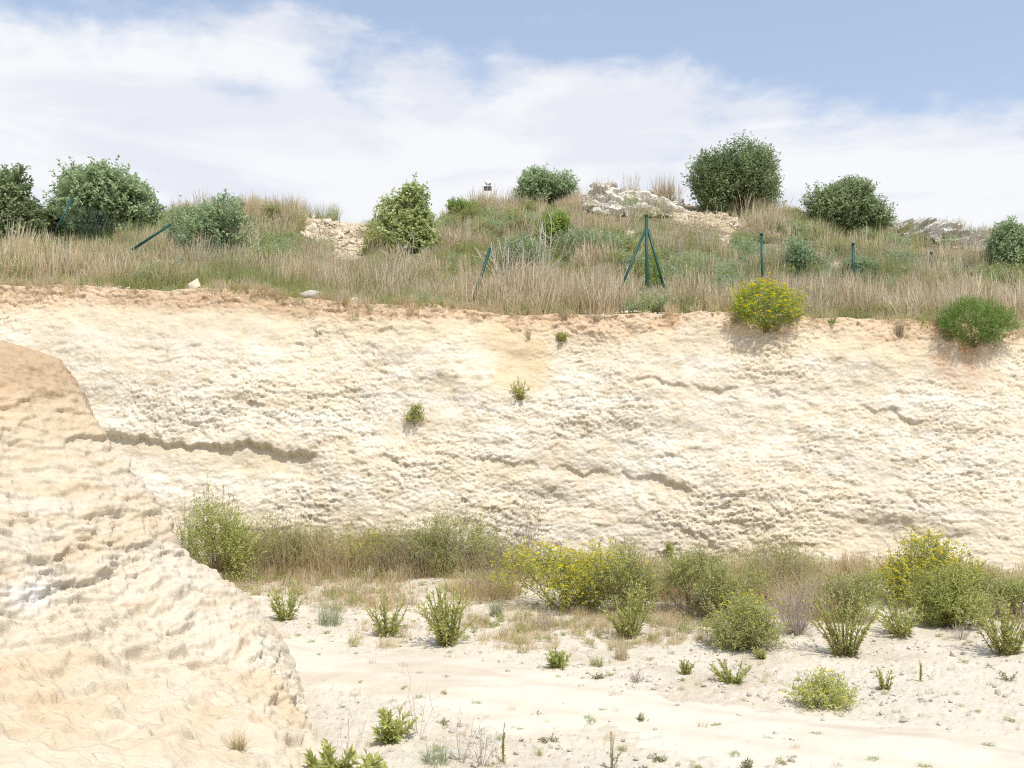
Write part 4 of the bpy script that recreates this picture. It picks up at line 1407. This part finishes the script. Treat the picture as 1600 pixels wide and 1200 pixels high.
for px, py, w, h, kind, label in FREE:
    P = hit_floor(px, py)
    w_, h_ = size(P, w, h)
    sd_ = int(px * 7 + py)
    k = P[1] / 8.5
    if kind == 'sap':
        sapling('green_sapling', label, 'sapling', P, w_, h_, sd_, 'sap', stems=15, K=26, leafL=.046 * k, leafW=.012 * k)
    elif kind == 'sapbig':
        sapling('green_sapling', label, 'sapling', P, w_, h_, sd_, 'sap', stems=40, K=34, leafL=.05, leafW=.013, r0=.005)
    elif kind == 'sapred':
        sapling('seedling', label, 'seedling', P, w_, h_, sd_, 'sap', stems=9, K=22, leafL=.03, leafW=.009, r0=.005)
    elif kind == 'grassy':
        tuft('grassy_clump', label, 'grass clump', P, w_, h_, sd_, 'grey', n=170, wid=.005, lean=.6, base_r=.55)
    elif kind == 'tuft':
        tuft('grass_tuft', label, 'grass tuft', P, w_, h_, sd_, 'dry', n=170, wid=.004, lean=.45, base_r=.5)
    elif kind == 'green':
        tuft('grass_tuft', label, 'grass tuft', P, w_, h_, sd_, 'green_grass', n=150, wid=.005, lean=.5, base_r=.6)
    elif kind == 'twig':
        twiggy('twiggy_plant', label, 'plant', P, w_, h_, sd_, 'twig', 26, .003)
    elif kind == 'stalk':
        twiggy('dry_stalks', label, 'stalks', P, w_, h_, sd_, 'twig', 16, .002, 'grey', 160, leafL=.02, leafW=.005)
    elif kind == 'stalkg':
        sapling('green_spikes', label, 'plant', P, w_, h_, sd_, 'grey', stems=4, K=34, leafL=.016, leafW=.006, fan=.8)
    elif kind == 'spike':
        sapling('green_sprig', label, 'plant', P, w_, h_, sd_, 'sap', stems=3, K=34, leafL=.02 * k, leafW=.008 * k, fan=.4)
    elif kind == 'cushion':
        bush('cushion_plant', label, 'plant', P, w_, h_, sd_, 'sap', nshoot=420, K=9, leafL=.030, leafW=.008, slen=.09, mound=True, shell=.35, stem='stem', r0=.004, flowers=26, fsize=.018, up=.8)
    elif kind == 'fleshy':
        sapling('broad_leaved_plant', label, 'plant', P, w_, h_, sd_, 'sap', stems=16, K=18, leafL=.055, leafW=.022, r0=.004)
    else:
        sapling('low_weed', label, 'weed', P, w_, h_, sd_, 'grey', stems=10, K=10, leafL=.025, leafW=.009, side=.8)
P = hit_surf(SPUR, 372, 1172)
w_, h_ = size(P, 46, 46)
tuft('dry_tuft', 'dry brown grass tuft growing on the left bank', 'grass tuft', P, w_, h_, 77, 'dry_red', n=140, wid=.003, lean=.9, base_r=.3, mat2='green_grass', n2=40)

# bare stems seen against the near floor
for i, (px, py, w, h) in enumerate([(655, 1150, 90, 110), (540, 1215, 80, 120), (720, 1215, 60, 90)]):
    P = hit_floor(px, min(py, 1195))
    w_, h_ = size(P, w, h)
    twiggy('stalks', ['few thin dry stems beside the broad leaved plant', 'few thin dry stems at the bottom edge near the left bank', 'few thin dry stems left of the thin dry stalks'][i], 'stems', P, w_, h_, 500 + i, 'twig', 7, .0016)

# bleached dead stems on the slope
for i, (px, py, w, h, label) in enumerate([
    (790, 440, 110, 70, 'tangle of bleached dead stems beside the leaning fence post'),
    (850, 430, 90, 90, 'tall bleached dead stems leaning right on the slope'),
    (640, 430, 60, 60, 'few bleached dead stems below the pale young tree'),
    (925, 425, 60, 40, 'low bleached dead stems left of the braced fence post'),
    (390, 412, 40, 50, 'single forked dead branch below the left mound'),
]):
    P = hit_hill(px, py)
    w_, h_ = size(P, w, h)
    twiggy('dead_stems', label, 'dead stems', P, w_ * 1.3, h_ * 1.15, 600 + i, 'dead', [36, 20, 12, 16, 5][i], .007)


# ------------------------------------------------------------------ stones
def hull_mesh(name, rng, n, mat, sq=(1, 1, .7)):
    bm = bmesh.new()
    for p in unit(rng.normal(size=(n, 3))) * rng.uniform(.75, 1.05, (n, 1)) * np.array(sq):
        bm.verts.new(p)
    r = bmesh.ops.convex_hull(bm, input=bm.verts)
    bmesh.ops.delete(bm, geom=[v for v in bm.verts if not v.link_faces], context='VERTS')
    me = bpy.data.meshes.new(name)
    bm.to_mesh(me)
    bm.free()
    a = me.attributes.new('tint', 'FLOAT', 'POINT')
    a.data.foreach_set('value', np.clip(rng.uniform(.15, .85) + rng.normal(size=len(me.vertices)) * .12, 0, 1).astype(np.float32))
    me.materials.append(mat)
    return me


rg = np.random.default_rng(900)
ROCKS = [hull_mesh('stone', rg, 22, M['stone'], (1, .9, .72)) for _ in range(9)]
TAN = [hull_mesh('stone', rg, 18, M['tan_stone'], (1, .85, .6)) for _ in range(6)]
PALE = [hull_mesh('stone', rg, 20, M['pale_stone'], (1, .85, .65)) for _ in range(6)]


def outcrop(name, label, blobs, seed, ledge):
    """blobs: px, py, radius px of single stones, on the hill"""
    rng = np.random.default_rng(seed)
    first = hit_hill(blobs[0][0], blobs[0][1])
    root = thing(name, label, 'rocks', first)
    tl, bo = np.array(ledge[0], float), np.array(ledge[1], float)
    nu, nv = 150, 46
    us = np.linspace(tl[0, 0], tl[-1, 0], nu)
    V = np.zeros((nv, nu, 3))
    Yh = np.array([hit_hill(u, np.interp(u, bo[:, 0], bo[:, 1]))[1] - .1 for u in us])
    Yh = np.convolve(np.pad(Yh, 15, 'edge'), np.ones(31) / 31, 'valid')
    for i, u in enumerate(us):
        yt, yb = np.interp(u, tl[:, 0], tl[:, 1]), np.interp(u, bo[:, 0], bo[:, 1])
        Yb = Yh[i]
        for j in range(nv):
            f = min(j / (nv - 12), 1)
            g = max(0, (j - (nv - 12)) / 11)
            V[j, i] = at(u, yb + (yt - yb) * f, Yb + .9 * f)
            V[j, i] += [0, g * 1.2, -g * g * 1.0]
    XX, ZZ = V[..., 0], V[..., 2] + V[..., 1] * .3
    wx_, wz_ = XX + .12 * fbm(XX * 3, ZZ * 3, 3, seed), ZZ + .1 * fbm(XX * 3 + 5, ZZ * 3, 3, seed + 1)
    a1, i1 = flakes(wx_ * 2.6, wz_ * 4.2 + wx_ * .8, seed + 2)
    a2, i2 = flakes(wx_ * 6.5, wz_ * 9 + wx_ * 2, seed + 3)
    dd = .16 * a1 + .07 * a2 + .05 * fbm(XX * 12, ZZ * 12, 3, seed + 4) + .12 * fbm(XX * 1.3, ZZ * 2, 3, seed + 5)
    edge = sstep(0, .08, (us - us[0]) / (us[-1] - us[0])) * (1 - sstep(.92, 1, (us - us[0]) / (us[-1] - us[0])))
    dd = dd * np.where(np.arange(nv) > nv - 18, .55, 1.0)[:, None]
    V += (dd * 1.0)[..., None] * np.array([0, -.75, .55]) - ((1 - edge) * .5)[None, :, None] * np.array([0, -1, .6])
    ti = np.clip(.55 + .5 * (i1 - .5) + .35 * (i2 - .5) + .3 * fbm(XX * 5, ZZ * 5, 3, seed + 6), 0, 1)
    link('bedrock', mk_mesh('bedrock', (V - first).reshape(-1, 3), grid_faces(nu, nv), {'tint': ti.ravel()}, False, [M['stone']]), root)
    for (px, py, r) in blobs:
        Q = hit_hill(px, py)
        Y = Q[1]
        P = at(px, py, Y)
        P[2] = min(P[2], Q[2] + 0.42)
        s = r * Y / F_PX * 1.1
        o = link('stone', ROCKS[rng.integers(len(ROCKS))], root)
        o.location = [float(v) for v in (P - first)]
        o.scale = [float(v) for v in s * np.array([rng.uniform(.95, 1.3), rng.uniform(.9, 1.3), rng.uniform(.8, 1.05)])]
        o.rotation_euler = (rng.normal() * .35, rng.normal() * .3, rng.uniform(0, 6.28))
    return root


ro = random.Random(5)
bl = [(934, 292, 11), (922, 306, 13), (948, 298, 12), (915, 318, 11), (958, 290, 9), (930, 320, 10), (976, 304, 13), (1000, 308, 15), (990, 300, 11), (1014, 302, 9), (962, 314, 14), (945, 316, 11), (1022, 308, 10), (1034, 324, 13),
      (1052, 322, 12), (1046, 330, 9), (1004, 324, 14), (984, 322, 12), (968, 328, 11), (1026, 332, 10), (905, 316, 8)]
for i in range(90):
    x = ro.uniform(904, 1072)
    bl.append((x, ro.uniform(302 + abs(x - 960) * .07, 334), ro.uniform(4, 8)))
outcrop('rocky_outcrop', 'grey rocky outcrop of tumbled stones on the hilltop left of the biggest bush', bl, 21, ([(898, 320), (915, 306), (932, 287), (950, 290), (975, 299), (1010, 299), (1040, 312), (1062, 322), (1080, 334)], [(898, 326), (930, 330), (990, 338), (1040, 338), (1080, 342)]))
bl = [(1440, 350, 10), (1455, 352, 12), (1470, 356, 10), (1482, 352, 9), (1425, 352, 9), (1495, 366, 9), (1448, 362, 9), (1512, 368, 8), (1530, 376, 8), (1470, 366, 8), (1484, 366, 8), (1412, 356, 8), (1400, 358, 6), (1505, 376, 7), (1540, 384, 6)]
for i in range(60):
    x = ro.uniform(1398, 1550)
    bl.append((x, ro.uniform(348, 362) + max(0, x - 1450) * .2, ro.uniform(3, 6)))
outcrop('rocky_outcrop', 'grey rocky outcrop on the skyline at far right behind the fence', bl, 22, ([(1388, 358), (1412, 347), (1445, 341), (1475, 343), (1500, 354), (1530, 368), (1560, 390)], [(1388, 364), (1440, 374), (1490, 386), (1560, 402)]))
for i, (px, py, r, label, where) in enumerate([
    (480, 440, 15, 'pale weathered boulder in grass on the cliff edge', 'h'),
    (553, 464, 12, 'small rounded pale stone at the end of the fallen wire', 'h'),
    (732, 470, 12, 'pale flat stone on the edge under the leaning fence post', 'h'),
    (419, 440, 8, 'small grey stone left of the pale boulder on the edge', 'h'),
    (300, 430, 16, 'sandy stone half hidden in grass on the left cliff edge', 'h'),
    (714, 1186, 17, 'white rock in the foreground at the bottom of the picture', 'f'),
    (742, 1202, 10, 'small white stone cut by the bottom edge beside the white rock', 'f'),
    (1412, 1130, 8, 'brownish stone on the floor below the branching seedling', 'f'),
    (1468, 1134, 7, 'small tan stone among gravel right of the brownish stone', 'f'),
    (1488, 1026, 7, 'tan stone lying on gravel below the green shrub at right', 'f'),
    (1560, 1086, 7, 'flat tan stone near the right edge of the floor', 'f'),
    (1378, 1102, 6, 'small tan stone below the branching seedling', 'f'),
    (992, 944, 6, 'round white stone at the foot of the olive green shrub', 'f'),
    (930, 1016, 5, 'small white stone left of the pale upright tuft', 'f'),
]):
    if where == 'h':
        yy = 14.6
        for _ in range(4):
            xx = (px - 800) / F_PX * yy
            yy = float(y_top(xx)) + 0.38
        P = np.array([xx, yy, float(hill_z(xx, yy))])
        r = r * 1.25
    else:
        P = hit_floor(px, py)
    s = r * P[1] / F_PX
    o = link('rock', (TAN if i in (2, 4) else PALE if i > 2 or i == 1 else ROCKS)[i % 6], None, label=label, category='rock')
    o.location = [float(v) for v in P + [0, 0, s * .35]]
    o.scale = (s, s * .9, s)
    o.rotation_euler = (.2 * i, .1 * i, 1.3 * i)

# white marker pillar on the skyline
P = at(762, 300, 25.0)
P[2] = hill_z(P[0], 25.0) - 0.1
root = thing('marker_pillar', 'white marker pillar with dark band and black scrawl on the skyline', 'pillar', P)
top = float(at(762, 284, 25.0)[2] - P[2])


def box_mb(x0, x1, y0, y1, z0, z1, mb, tint=.5):
    V = [(x, y, z) for z in (z0, z1) for y in (y0, y1) for x in (x0, x1)]
    Q = [(0, 1, 5, 4), (1, 3, 7, 5), (3, 2, 6, 7), (2, 0, 4, 6), (4, 5, 7, 6), (0, 2, 3, 1)]
    mb.add(V, [t for q in Q for t in ((q[0], q[1], q[2]), (q[0], q[2], q[3]))], tint)


mb = MB()
box_mb(-.115, .115, -.115, .115, -.3, top - .275, mb)
link('shaft', mb.mesh('shaft', M['white_paint']), root)
mb = MB()
box_mb(-.10, .10, -.10, .10, top - .275, top - .145, mb)
link('dark_band', mb.mesh('dark_band', M['dark_paint']), root)
mb = MB()
box_mb(-.095, .095, -.095, .095, top - .145, top - .015, mb)
box_mb(-.075, .075, -.075, .075, top - .015, top + .01, mb)
link('cap', mb.mesh('cap', M['white_paint']), root)
mb = MB()
for pts in ([(-.07, -.02), (-.055, -.05)], [(-.05, -.06), (-.03, -.10)], [(-.005, -.055), (-.035, -.085), (.0, -.115)], [(.035, -.075), (.02, -.095), (.035, -.12), (.06, -.1), (.045, -.07)], [(.07, -.055), (.075, -.11)]):
    mb.tube([(x, -.0985, top + z) for x, z in pts], .009, 4)
link('scrawl', mb.mesh('scrawl', M['dark_paint']), root)

# ------------------------------------------------------------------ fences
FP = [(1010, 338, 16.0), (1190, 367, 17.4), (1333, 382, 18.2), (1455, 396, 19.05), (1560, 411, 20.0), (1650, 420, 20.9)]
tops = [at(*p) for p in FP]
base = tops[0].copy()
base[2] = hill_z(base[0], base[1])
root = thing('wire_fence', 'green wire mesh fence on upright posts, its end post braced by two struts', 'fence', base)
for i, t in enumerate(tops):
    g = float(hill_z(t[0], t[1]))
    mb = MB()
    mb.tube([np.array([t[0], t[1], g - .2]) - base, np.array([t[0], t[1], t[2]]) - base], .030 if i == 0 else .024, 8)
    o = link('post', mb.mesh('post', M['post'], True), root)
    mb = MB()
    mb.tube([np.array([t[0], t[1], t[2]]) - base, np.array([t[0], t[1], t[2] + .03]) - base], [.036, .026], 8)
    link('post_cap', mb.mesh('post_cap', M['post'], True), o)
for px, py, dy in ((950, 462, -.25), (1048, 462, .15)):
    e = at(px, py, 16.0 + dy)
    e[2] = hill_z(e[0], e[1]) - .05
    mb = MB()
    mb.tube([at(1009 if px < 1000 else 1012, 358, 16.0) - base, e - base], .022, 7)
    link('strut', mb.mesh('strut', M['post'], True), root)
for a, b in zip(tops[:-1], tops[1:]):                 # one panel of netting to each bay
    mb = MB()
    L_ = np.linalg.norm((b - a)[:2])
    nx = int(L_ / .10)
    zb = [float(hill_z(p[0], p[1])) + .02 for p in (a, b)]
    for k in range(1, nx):
        t = k / nx
        q = a + (b - a) * t
        z0 = zb[0] + (zb[1] - zb[0]) * t
        mb.tube([np.array([q[0], q[1], z0]) - base, np.array([q[0], q[1], q[2] - .05]) - base], .0018, 3)
    for k in range(15):
        f = k / 14
        pts = []
        for t, p, z in ((0, a, zb[0]), (1, b, zb[1])):
            pts.append(np.array([p[0], p[1], z + (p[2] - .05 - z) * f]) - base)
        sag = (pts[0] + pts[1]) / 2 - [0, 0, .015]
        mb.tube([pts[0], sag, pts[1]], .003 if k in (0, 14) else .0018, 3)
    link('netting', mb.mesh('netting', M['wire']), root)

# collapsed stretch to the left
base = hit_hill(746, 458)
root = thing('collapsed_fence', 'collapsed green fence with leaning posts and sagging netting on the left', 'fence', base)
LP = [((745, 452), (766, 388), 15.9), ((222, 380), (267, 350), 17.2), ((92, 352), (112, 310), 18.6)]
for (b, t, Y) in LP:
    mb = MB()
    p, q = at(*b, Y), at(*t, Y + .15)
    p = p - (q - p) * .35
    mb.tube([p - base, q - base], .026, 8)
    link('post', mb.mesh('post', M['post'], True), root)
path = [((112, 312), 18.6), ((180, 345), 17.9), ((255, 352), 17.2), ((300, 372), 17.0), ((345, 378), 16.9), ((400, 400), 16.6)]
low = [((95, 352), 18.5), ((170, 385), 17.6), ((235, 398), 17.0), ((290, 410), 16.7), ((330, 408), 16.6), ((390, 425), 16.3)]
mb = MB()
U_ = np.array([at(*p, Y) for p, Y in path]) - base
L2 = np.array([at(*p, Y) for p, Y in low]) - base
tt = np.linspace(0, 1, 70)
ui = np.stack([np.interp(tt, np.linspace(0, 1, 6), U_[:, k]) for k in range(3)], 1)
li = np.stack([np.interp(tt, np.linspace(0, 1, 6), L2[:, k]) for k in range(3)], 1)
ui += .04 * np.stack([np.sin(tt * 21), np.sin(tt * 33), np.sin(tt * 17)], 1)
for k in range(70):
    mb.tube([ui[k], (ui[k] + li[k]) / 2 + [0, -.1 * math.sin(k * .7), 0], li[k]], .0012, 3)
for f in np.linspace(0, 1, 16):
    mb.tube((ui * (1 - f) + li * f)[::4], .0012, 3)
link('netting', mb.mesh('netting', M['wire']), root)
mb = MB()
P0, P1, P2 = hit_hill(560, 460), hit_hill(595, 460), hit_hill(622, 455)
mb.tube([P0 - base + [0, 0, .06], P1 - base + [0, 0, .10], P2 - base + [0, 0, .08]], .018, 5)
link('fallen_wire', mb.mesh('fallen_wire', M['wire']), root)


# ------------------------------------------------------------------ stuff: grass, gravel
def scatter(name, label, cat, pts, rot, scl, idx, templates):
    """one object whose points carry copies of the template meshes"""
    col = bpy.data.collections.new(name + '_templates')
    for i, me in enumerate(templates):
        col.objects.link(bpy.data.objects.new('%s_piece_%02d' % (name, i), me))
    me = bpy.data.meshes.new(name)
    me.vertices.add(len(pts))
    me.vertices.foreach_set('co', np.asarray(pts, np.float32).ravel())
    for n, a in (('rot', rot), ('scl', scl)):
        t = me.attributes.new(n, 'FLOAT_VECTOR', 'POINT')
        t.data.foreach_set('vector', np.asarray(a, np.float32).ravel())
    t = me.attributes.new('idx', 'INT', 'POINT')
    t.data.foreach_set('value', np.asarray(idx, np.int32))
    o = link(name, me, None, kind='stuff', label=label, category=cat)
    ng = bpy.data.node_groups.new(name, 'GeometryNodeTree')
    ng.interface.new_socket('Geometry', in_out='INPUT', socket_type='NodeSocketGeometry')
    ng.interface.new_socket('Geometry', in_out='OUTPUT', socket_type='NodeSocketGeometry')
    N, L = ng.nodes.new, ng.links.new
    gi, go = N('NodeGroupInput'), N('NodeGroupOutput')
    ci = N('GeometryNodeCollectionInfo')
    ci.inputs['Collection'].default_value = col
    ci.inputs['Separate Children'].default_value = True
    ci.inputs['Reset Children'].default_value = True
    ip = N('GeometryNodeInstanceOnPoints')
    ip.inputs['Pick Instance'].default_value = True

    def attr(n, typ):
        a = N('GeometryNodeInputNamedAttribute')
        a.data_type = typ
        a.inputs['Name'].default_value = n
        return next(s for s in a.outputs if s.enabled and s.name == 'Attribute')
    e = N('FunctionNodeEulerToRotation')
    L(attr('rot', 'FLOAT_VECTOR'), e.inputs[0])
    L(e.outputs[0], ip.inputs['Rotation'])
    L(attr('scl', 'FLOAT_VECTOR'), ip.inputs['Scale'])
    L(attr('idx', 'INT'), ip.inputs['Instance Index'])
    L(gi.outputs[0], ip.inputs['Points'])
    L(ci.outputs[0], ip.inputs['Instance'])
    L(ip.outputs[0], go.inputs[0])
    md = o.modifiers.new('scatter', 'NODES')
    md.node_group = ng
    return o


def grass_templates(rng):
    T = []
    for k in range(3):                                 # 0-2 tall dry
        mb = MB()
        blades(mb, rng, 46, .5, .62, .009, .35 + .2 * k, .8, 4, .007)
        T.append(mb.mesh('tall_dry_%d' % k, M['dry']))
    for k in range(2):                                 # 3-4 russet
        mb = MB()
        blades(mb, rng, 50, .5, .5, .009, .45, .8, 4, .006)
        T.append(mb.mesh('russet_%d' % k, M['dry_red']))
    for k in range(2):                                 # 5-6 green
        mb = MB()
        blades(mb, rng, 60, .5, .42, .008, .55, .7, 4)
        T.append(mb.mesh('green_%d' % k, M['green_grass']))
    for k in range(2):                                 # 7-8 low scrubby thyme-like clumps
        me, *_ = crown_mesh(rng, .5, .5, .3, .02, 60, 7, .10, .05, .012, M['lentisk' if k else 'mix'], 4, .8, .3, name='scrub_%d' % k, tint_bias=.15)
        T.append(me)
    return T


GT = grass_templates(np.random.default_rng(31))


def hill_grass():
    rng = np.random.default_rng(77)
    n = 17000
    T = 0.15 + rng.uniform(0, 1, n) ** 0.85 * 12.0
    U = rng.uniform(-.68, .68, n)
    X = U * (14.5 + T)
    Y = y_top(X) + T
    Z = hill_z(X, Y)
    px, py = project(np.stack([X, Y, Z], -1))
    sc = np.maximum(scar_mask(X, Y, Z), scar_mask(X, Y, Z, 13))
    rock = ((np.hypot((px - 985) / 86, (py - 332) / 34) < 1) | (np.hypot((px - 1468 - 0.0) / 82, (py - 376 - (px - 1468) * .2) / 34) < 1)) & (Y < RIDGE + .8)
    keep = (rng.uniform(size=n) > sc * 1.6) & ~(rock & (rng.uniform(size=n) < .85))
    # thin along the very edge
    keep &= rng.uniform(size=n) < sstep(0.05, 0.7, T + .35 * fbm(X * 1.5, Y * 1.5, 2, 503))
    g = fbm(X * .55, Y * .55, 3, 501) + .25 * rng.normal(size=n)
    sb = fbm(X * .8 + 4, Y * .8, 3, 502) + .22 * rng.normal(size=n)
    left = sstep(520, 250, px)
    idx = rng.integers(0, 3, n)
    idx = np.where(rng.uniform(size=n) < .22 + .45 * left, rng.integers(3, 5, n), idx)
    far = sstep(2.2, 4.5, T)
    edge_green = sstep(1.6, .6, T) * sstep(760, 420, px) * 0.5
    idx = np.where(g > .16 - .36 * far - edge_green, rng.integers(5, 7, n), idx)
    idx = np.where(sb > .42 - .30 * far, rng.integers(7, 9, n), idx)
    s = rng.uniform(.7, 1.2, n) * (1 - .22 * far) * (.62 + .38 * sstep(.1, 1.1, T))
    s = s * (1 - .25 * sstep(10, 12, T))
    s = s * (1.08 + .30 * left * sstep(.7, 1.6, T) * (1 - sstep(4, 6, T)))
    s = s * (.82 + .55 * np.clip(fbm(X * .9 + 7, Y * .9, 3, 505) + .25, -.3, 1))
    keep &= fbm(X * 1.1 + 3, Y * 1.1, 3, 506) + .3 * rng.normal(size=n) > -.42
    stones = np.array([(480, 1), (553, 1), (732, 1), (419, 1), (300, 1)], float)
    for q, _ in stones:
        keep &= ~((np.abs(px - q) < 20) & (T < .75))
    sz = s * rng.uniform(.75, 1.35, n) * (1 - .35 * sstep(600, 300, px) * (T < 1.2))
    rot = np.stack([rng.normal(size=n) * .1, rng.normal(size=n) * .1, rng.uniform(0, 6.28, n)], 1)
    k = keep
    scatter('grass', 'dry and green grass covering the hillside above the cliff', 'grass', np.stack([X, Y, Z - .03], -1)[k], rot[k], np.stack([s, s, sz], 1)[k], idx[k], GT)


def lip_grass():
    rng = np.random.default_rng(80)
    n = 1000
    C, cx, cy = CLIFF
    dep = cy - np.interp(cx, TOP_PX[:, 0], TOP_PX[:, 1])
    cand = np.argwhere((dep > -6) & (dep < 26))
    pick = cand[rng.integers(0, len(cand), n * 4)]
    dp = dep[pick[:, 0], pick[:, 1]]
    pick = pick[rng.uniform(size=len(pick)) < np.exp(-np.clip(dp, 0, 99) / 8)][:n]
    n = len(pick)
    Q = C[pick[:, 0], pick[:, 1]]
    X, Y, Z = Q[:, 0], Q[:, 1], Q[:, 2]
    keep = fbm(X * 1.2, X * 0, 3, 531) + .25 * rng.normal(size=n) > -.08
    s = rng.uniform(.18, .5, n)
    idx = rng.choice([0, 1, 3, 4, 4, 5, 6, 7], n)
    rot = np.stack([.25 + rng.normal(size=n) * .25, rng.normal(size=n) * .2, rng.normal(size=n) * .5], 1)
    scatter('lip_grass', 'short ragged grass hanging over the orange cliff lip', 'grass', np.stack([X, Y, Z - .02], -1)[keep], rot[keep], np.stack([s, s, s * rng.uniform(.7, 1.2, n)], 1)[keep], idx[keep], GT)


def foot_grass():
    rng = np.random.default_rng(78)
    n = 2600
    px = rng.uniform(240, 1680, n)
    X = rng.uniform(-7.5, 8, n)
    Y = y_base(X) - .1 - np.abs(rng.normal(size=n)) * 1.0
    Z = floor_z(X, Y)
    d = fbm(X * .9, Y * .9, 3, 511)
    keep = d + .2 * rng.normal(size=n) + .5 * sstep(1.2, 0, y_base(X) - Y) > .28
    idx = rng.choice([0, 3, 4, 4, 5, 7], n)
    s = rng.uniform(.25, .5, n) * (1 + .6 * sstep(1.0, .2, y_base(X) - Y))
    rot = np.stack([rng.normal(size=n) * .15, rng.normal(size=n) * .15, rng.uniform(0, 6.28, n)], 1)
    scatter('dry_undergrowth', 'dry grass and low weeds among the shrubs at the cliff foot', 'undergrowth', np.stack([X, Y, Z], -1)[keep], rot[keep], np.stack([s, s, s * .9], 1)[keep], idx[keep], GT)
    n = 700
    Q = np.array([hit_floor(a, b) for a, b in zip(rng.normal(size=60) * 150 + 960, rng.uniform(955, 1010, 60))] + [hit_floor(a, b) for a, b in zip(rng.uniform(400, 800, 30), rng.uniform(915, 950, 30))])
    Q = Q[rng.integers(0, len(Q), n)] + rng.normal(size=(n, 3)) * [.22, .22, 0]
    Q[:, 2] = floor_z(Q[:, 0], Q[:, 1])
    s = rng.uniform(.10, .28, n)
    rot = np.stack([rng.normal(size=n) * .2, rng.normal(size=n) * .2, rng.uniform(0, 6.28, n)], 1)
    scatter('dry_ground_cover', 'low brown ground cover in front of the flowering shrubs', 'ground cover', Q, rot, np.stack([s * 1.4, s * 1.4, s], 1), rng.choice([3, 4, 4, 7, 7, 0], n), GT)
    # scattered specks of weed on the open floor
    n = 420
    Y = rng.uniform(4.5, 11.5, n)
    X = rng.uniform(-.35, .62, n) * Y
    Z = floor_z(X, Y)
    s = rng.uniform(.05, .13, n)
    idx = rng.choice([4, 5, 7, 8], n)
    rot = np.stack([0 * s, 0 * s, rng.uniform(0, 6.28, n)], 1)
    scatter('small_weeds', 'tiny weeds dotted over the white floor and track', 'weeds', np.stack([X, Y, Z], -1), rot, np.stack([s * 1.5, s * 1.5, s], 1), idx, GT)


def gravel():
    rng = np.random.default_rng(79)
    n = 17000
    Y = 4.0 + 9.3 * rng.uniform(0, 1, n) ** .8
    X = rng.uniform(-.42, .66, n) * Y
    pxx, pyy = project(np.stack([X, Y, floor_z(X, Y)], -1))
    on = (pyy > np.interp(pxx, TRK_FAR[:, 0], TRK_FAR[:, 1]) + 5) & (pyy < np.interp(pxx, TRK_NEAR[:, 0], TRK_NEAR[:, 1]))
    dens = sstep(-.35, .35, fbm(X * .8, Y * .8, 3, 521)) * .85 + .15
    keep = (rng.uniform(size=n) < dens) & ~(on & (rng.uniform(size=n) < .88))
    s = np.clip(.0058 * np.exp(rng.normal(size=n) * .6), .003, .019) * 1.35
    rot = rng.uniform(0, 6.28, (n, 3)) * [.15, .15, 1]
    P = np.stack([X, Y, floor_z(X, Y) + s * .5], -1)
    scatter('gravel', 'loose pale gravel strewn over the quarry floor', 'gravel', P[keep], rot[keep], np.stack([s, s, s], 1)[keep], rng.integers(0, 6, n)[keep], PALE)
    # crumbs on the bare scars and along the orange lip
    n = 1500
    c = np.array(SCARS)[rng.integers(0, 5, n)]
    pts, ss = [], []
    X = rng.uniform(-9, 9, n)
    T = .2 + np.abs(rng.normal(size=n)) * .35
    Y = y_top(X) + T
    s = np.clip(.012 * np.exp(rng.normal(size=n) * .5), .006, .05)
    P = np.stack([X, Y, hill_z(X, Y)], -1)
    X2 = np.concatenate([rng.uniform(-5.2, -3.0, 5000), rng.uniform(2.4, 6.4, 7000)])
    Y2 = rng.uniform(18, 24.4, 12000)
    Z2 = hill_z(X2, Y2)
    m = scar_mask(X2, Y2, Z2) > .5
    P2 = np.stack([X2, Y2, Z2 + .02], -1)[m]
    s2 = np.clip(.028 * np.exp(rng.normal(size=len(P2)) * .6), .012, .13)
    n1_ = len(P)
    P = np.concatenate([P, P2])
    s = np.concatenate([s, s2])
    rot = rng.uniform(0, 6.28, (len(P), 3)) * [.15, .15, 1]
    scatter('rubble', 'pale stone crumbs on the orange cliff lip and bare scars', 'rubble', P, rot, np.stack([s, s, s], 1), rng.integers(0, 6, len(P)) + np.where(np.arange(len(P)) < n1_, 0, 6), PALE + TAN)


hill_grass()
lip_grass()
foot_grass()
gravel()
